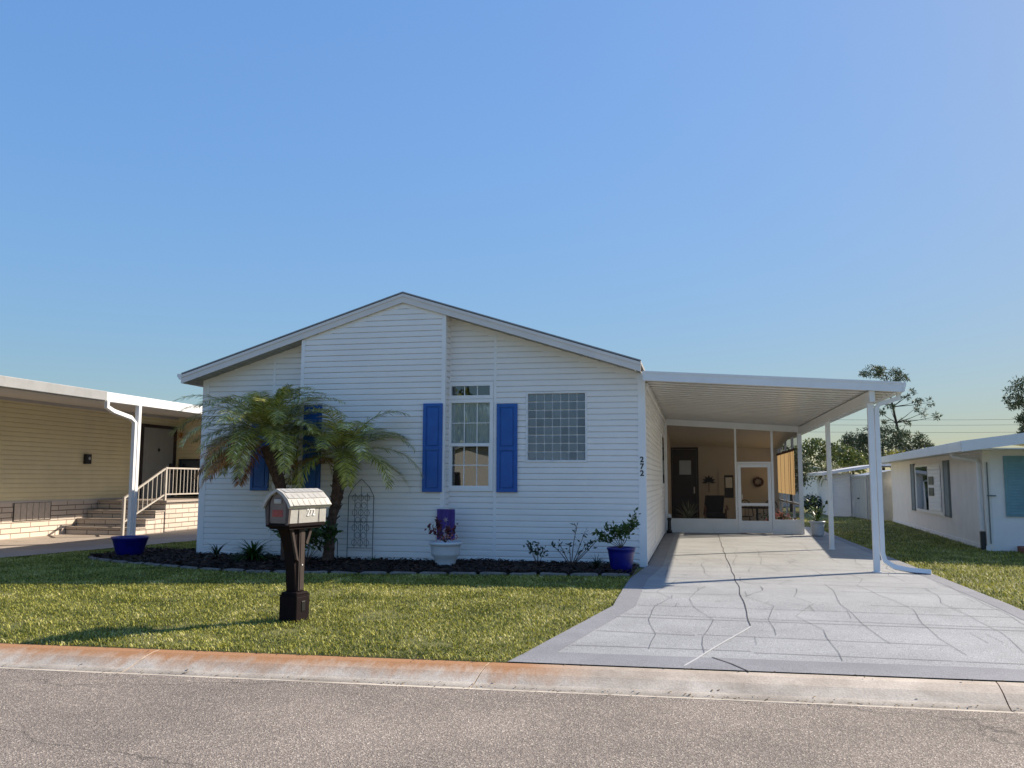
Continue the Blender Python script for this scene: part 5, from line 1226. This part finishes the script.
tree('pine_tree', 'dark airy pine left of the carport front post', (p.x+1.0, 44, 0), 5, 3.6,
     [(0, 3.9, .8, .4, .7), (-1.0, 3.4, .7, .4, .5), (.9, 3.3, .8, .4, .6), (0, 2.7, 1.2, .4, .7)], 'pine', 900, .22, .06, .13)
p = at(905, 478, 36)
tree('shade_tree', 'yellow green leafy tree showing above the stucco house eave', (p.x, 36, 0), 3.4, 2.2, [(0, 2.7, .9, .45, 1), (.6, 2.4, .7, .4, .7), (-.5, 2.3, .6, .4, .6)], 'yellowtree', 650, .14, .07, .10)
p = at(822, 478, 30)
tree('shade_tree', 'olive green bushy tree seen between the porch and the shed', (p.x, 30, 0), 4, 2.4, [(0, 3.0, .9, .6, 1.2), (.9, 2.7, .8, .6, 1), (-.8, 2.6, .7, .6, 1), (.2, 2.1, 1.2, .5, 1), (1.7, 2.4, .7, .5, .8)], 'tree', 800, .16, .08, .12)
p = at(800, 478, 28)
tree('shade_tree', 'dark leafy tree just behind the right porch corner', (p.x-.4, 28, 0), 3.4, 2.2, [(0, 2.3, .7, .6, 1), (.5, 1.8, .6, .5, .8), (-.3, 2.9, .4, .3, .5), (0, 1.4, .7, .5, .8)], 'pine', 700, .16, .07, .12)
# palmetto with fan tufts
p = at(830, 478, 25); X = p.x
t = thing('palmetto_palm', 'shaggy palmetto with leaning trunk in front of the small white shed', 'palm', (X, 25, 0)); bm = BM()
tube(bm, [(X, 25, 0), (X+.1, 25, .8), (X-.1, 25, 1.7)], [.16, .13, .14], 9)
tube(bm, [(X, 25, .2), (X+.5, 25, .9), (X+.8, 25, 1.5)], [.10, .09, .09], 9); obj('trunk', bm, M['bark'], t)
Q = arch_leaves(X-.1, 25, 1.75, 160, .85, .025, -.3, 1.3)+arch_leaves(X+.8, 25, 1.5, 120, .7, .022, -.3, 1.3); obj('crown', quads_mesh('crown', Q), M['tree'], t)
# shrubs at the foot
for i, (px_, Y, r, lab) in enumerate(((812, 26, .5, 'dark low shrub at the far end of the lawn left of the palmetto'), (896, 19.8, .28, 'dark shrub by the far corner of the stucco house'))):
    p = at(px_, 478, Y); t = thing('shrub', lab, 'shrub', (p.x, Y, 0)); Q = []
    for _ in range(900):
        v = rv(); Q.append(leafquad(Vector((p.x, Y, r*.8))+Vector((v.x*r, v.y*r, v.z*r*.9))*random.random()**.4, rv(), rv(), .12, .05))
    obj('leaves', quads_mesh('leaves', Q), M['leafdark'], t)
# tv antenna
p = at(925, 450, 40); t = thing('television_antenna', 'thin rooftop antenna above the stucco house', 'antenna', (p.x, 40, 0)); bm = BM()
tube(bm, [(p.x, 40, 0), (p.x, 40, 3.55)], .02, 5); obj('mast', bm, M['wire'], t); bm = BM()
tube(bm, [(p.x-1.5, 40, 3.25), (p.x+1.5, 40, 3.35)], .018, 4)
for k in range(9): tube(bm, [(p.x-1.3+k*.33, 39.7, 3.27+k*.01-.18), (p.x-1.3+k*.33, 40.2, 3.27+k*.01+.18)], .012, 4)
obj('elements', bm, M['wire'], t)

# ------------------------------------------------------------------ what the window reflects: the house over the road
oh = thing('house_across_road', 'tan gabled house over the road mirrored in the tall window', 'house', (-11, -31, -.2))
bm = BM(); prism(bm, [(-15.5, -31, -.2), (-6.0, -31, -.2), (-6.0, -31, 2.0), (-10.7, -31, 3.3), (-15.5, -31, 2.0)], (0, -8, 0)); obj('wall', fixn(bm), M['cream'], oh)
bm = BM(); box(bm, -12.6, -11.6, -30.98, -30.9, .6, 1.8); box(bm, -9.4, -8.4, -30.98, -30.9, .6, 1.8); obj('window', bm, M['black'], oh)
bm = BM(); prism(bm, [(-16, -30.6, 1.85), (-10.7, -30.6, 3.35), (-5.5, -30.6, 1.85), (-5.5, -30.6, 2.0), (-10.7, -30.6, 3.52), (-16, -30.6, 2.0)], (0, -9, 0)); obj('roof', fixn(bm), M['drip'], oh)
for X, Y, lab in ((-14, -44, 'broad dark tree behind the house over the road, mirrored in the window'), (-5, -46, 'second dark tree behind the house over the road, mirrored in the window')):
    tree('shade_tree', lab, (X, Y, -.2), 8, 4, [(0, 5.6, 3.0, 2., 2), (2.5, 4.8, 2.2, 1.6, 1.5), (-2.5, 4.8, 2.2, 1.6, 1.5)], 'tree', 700, .5, .3, .3, group='trees over the road')
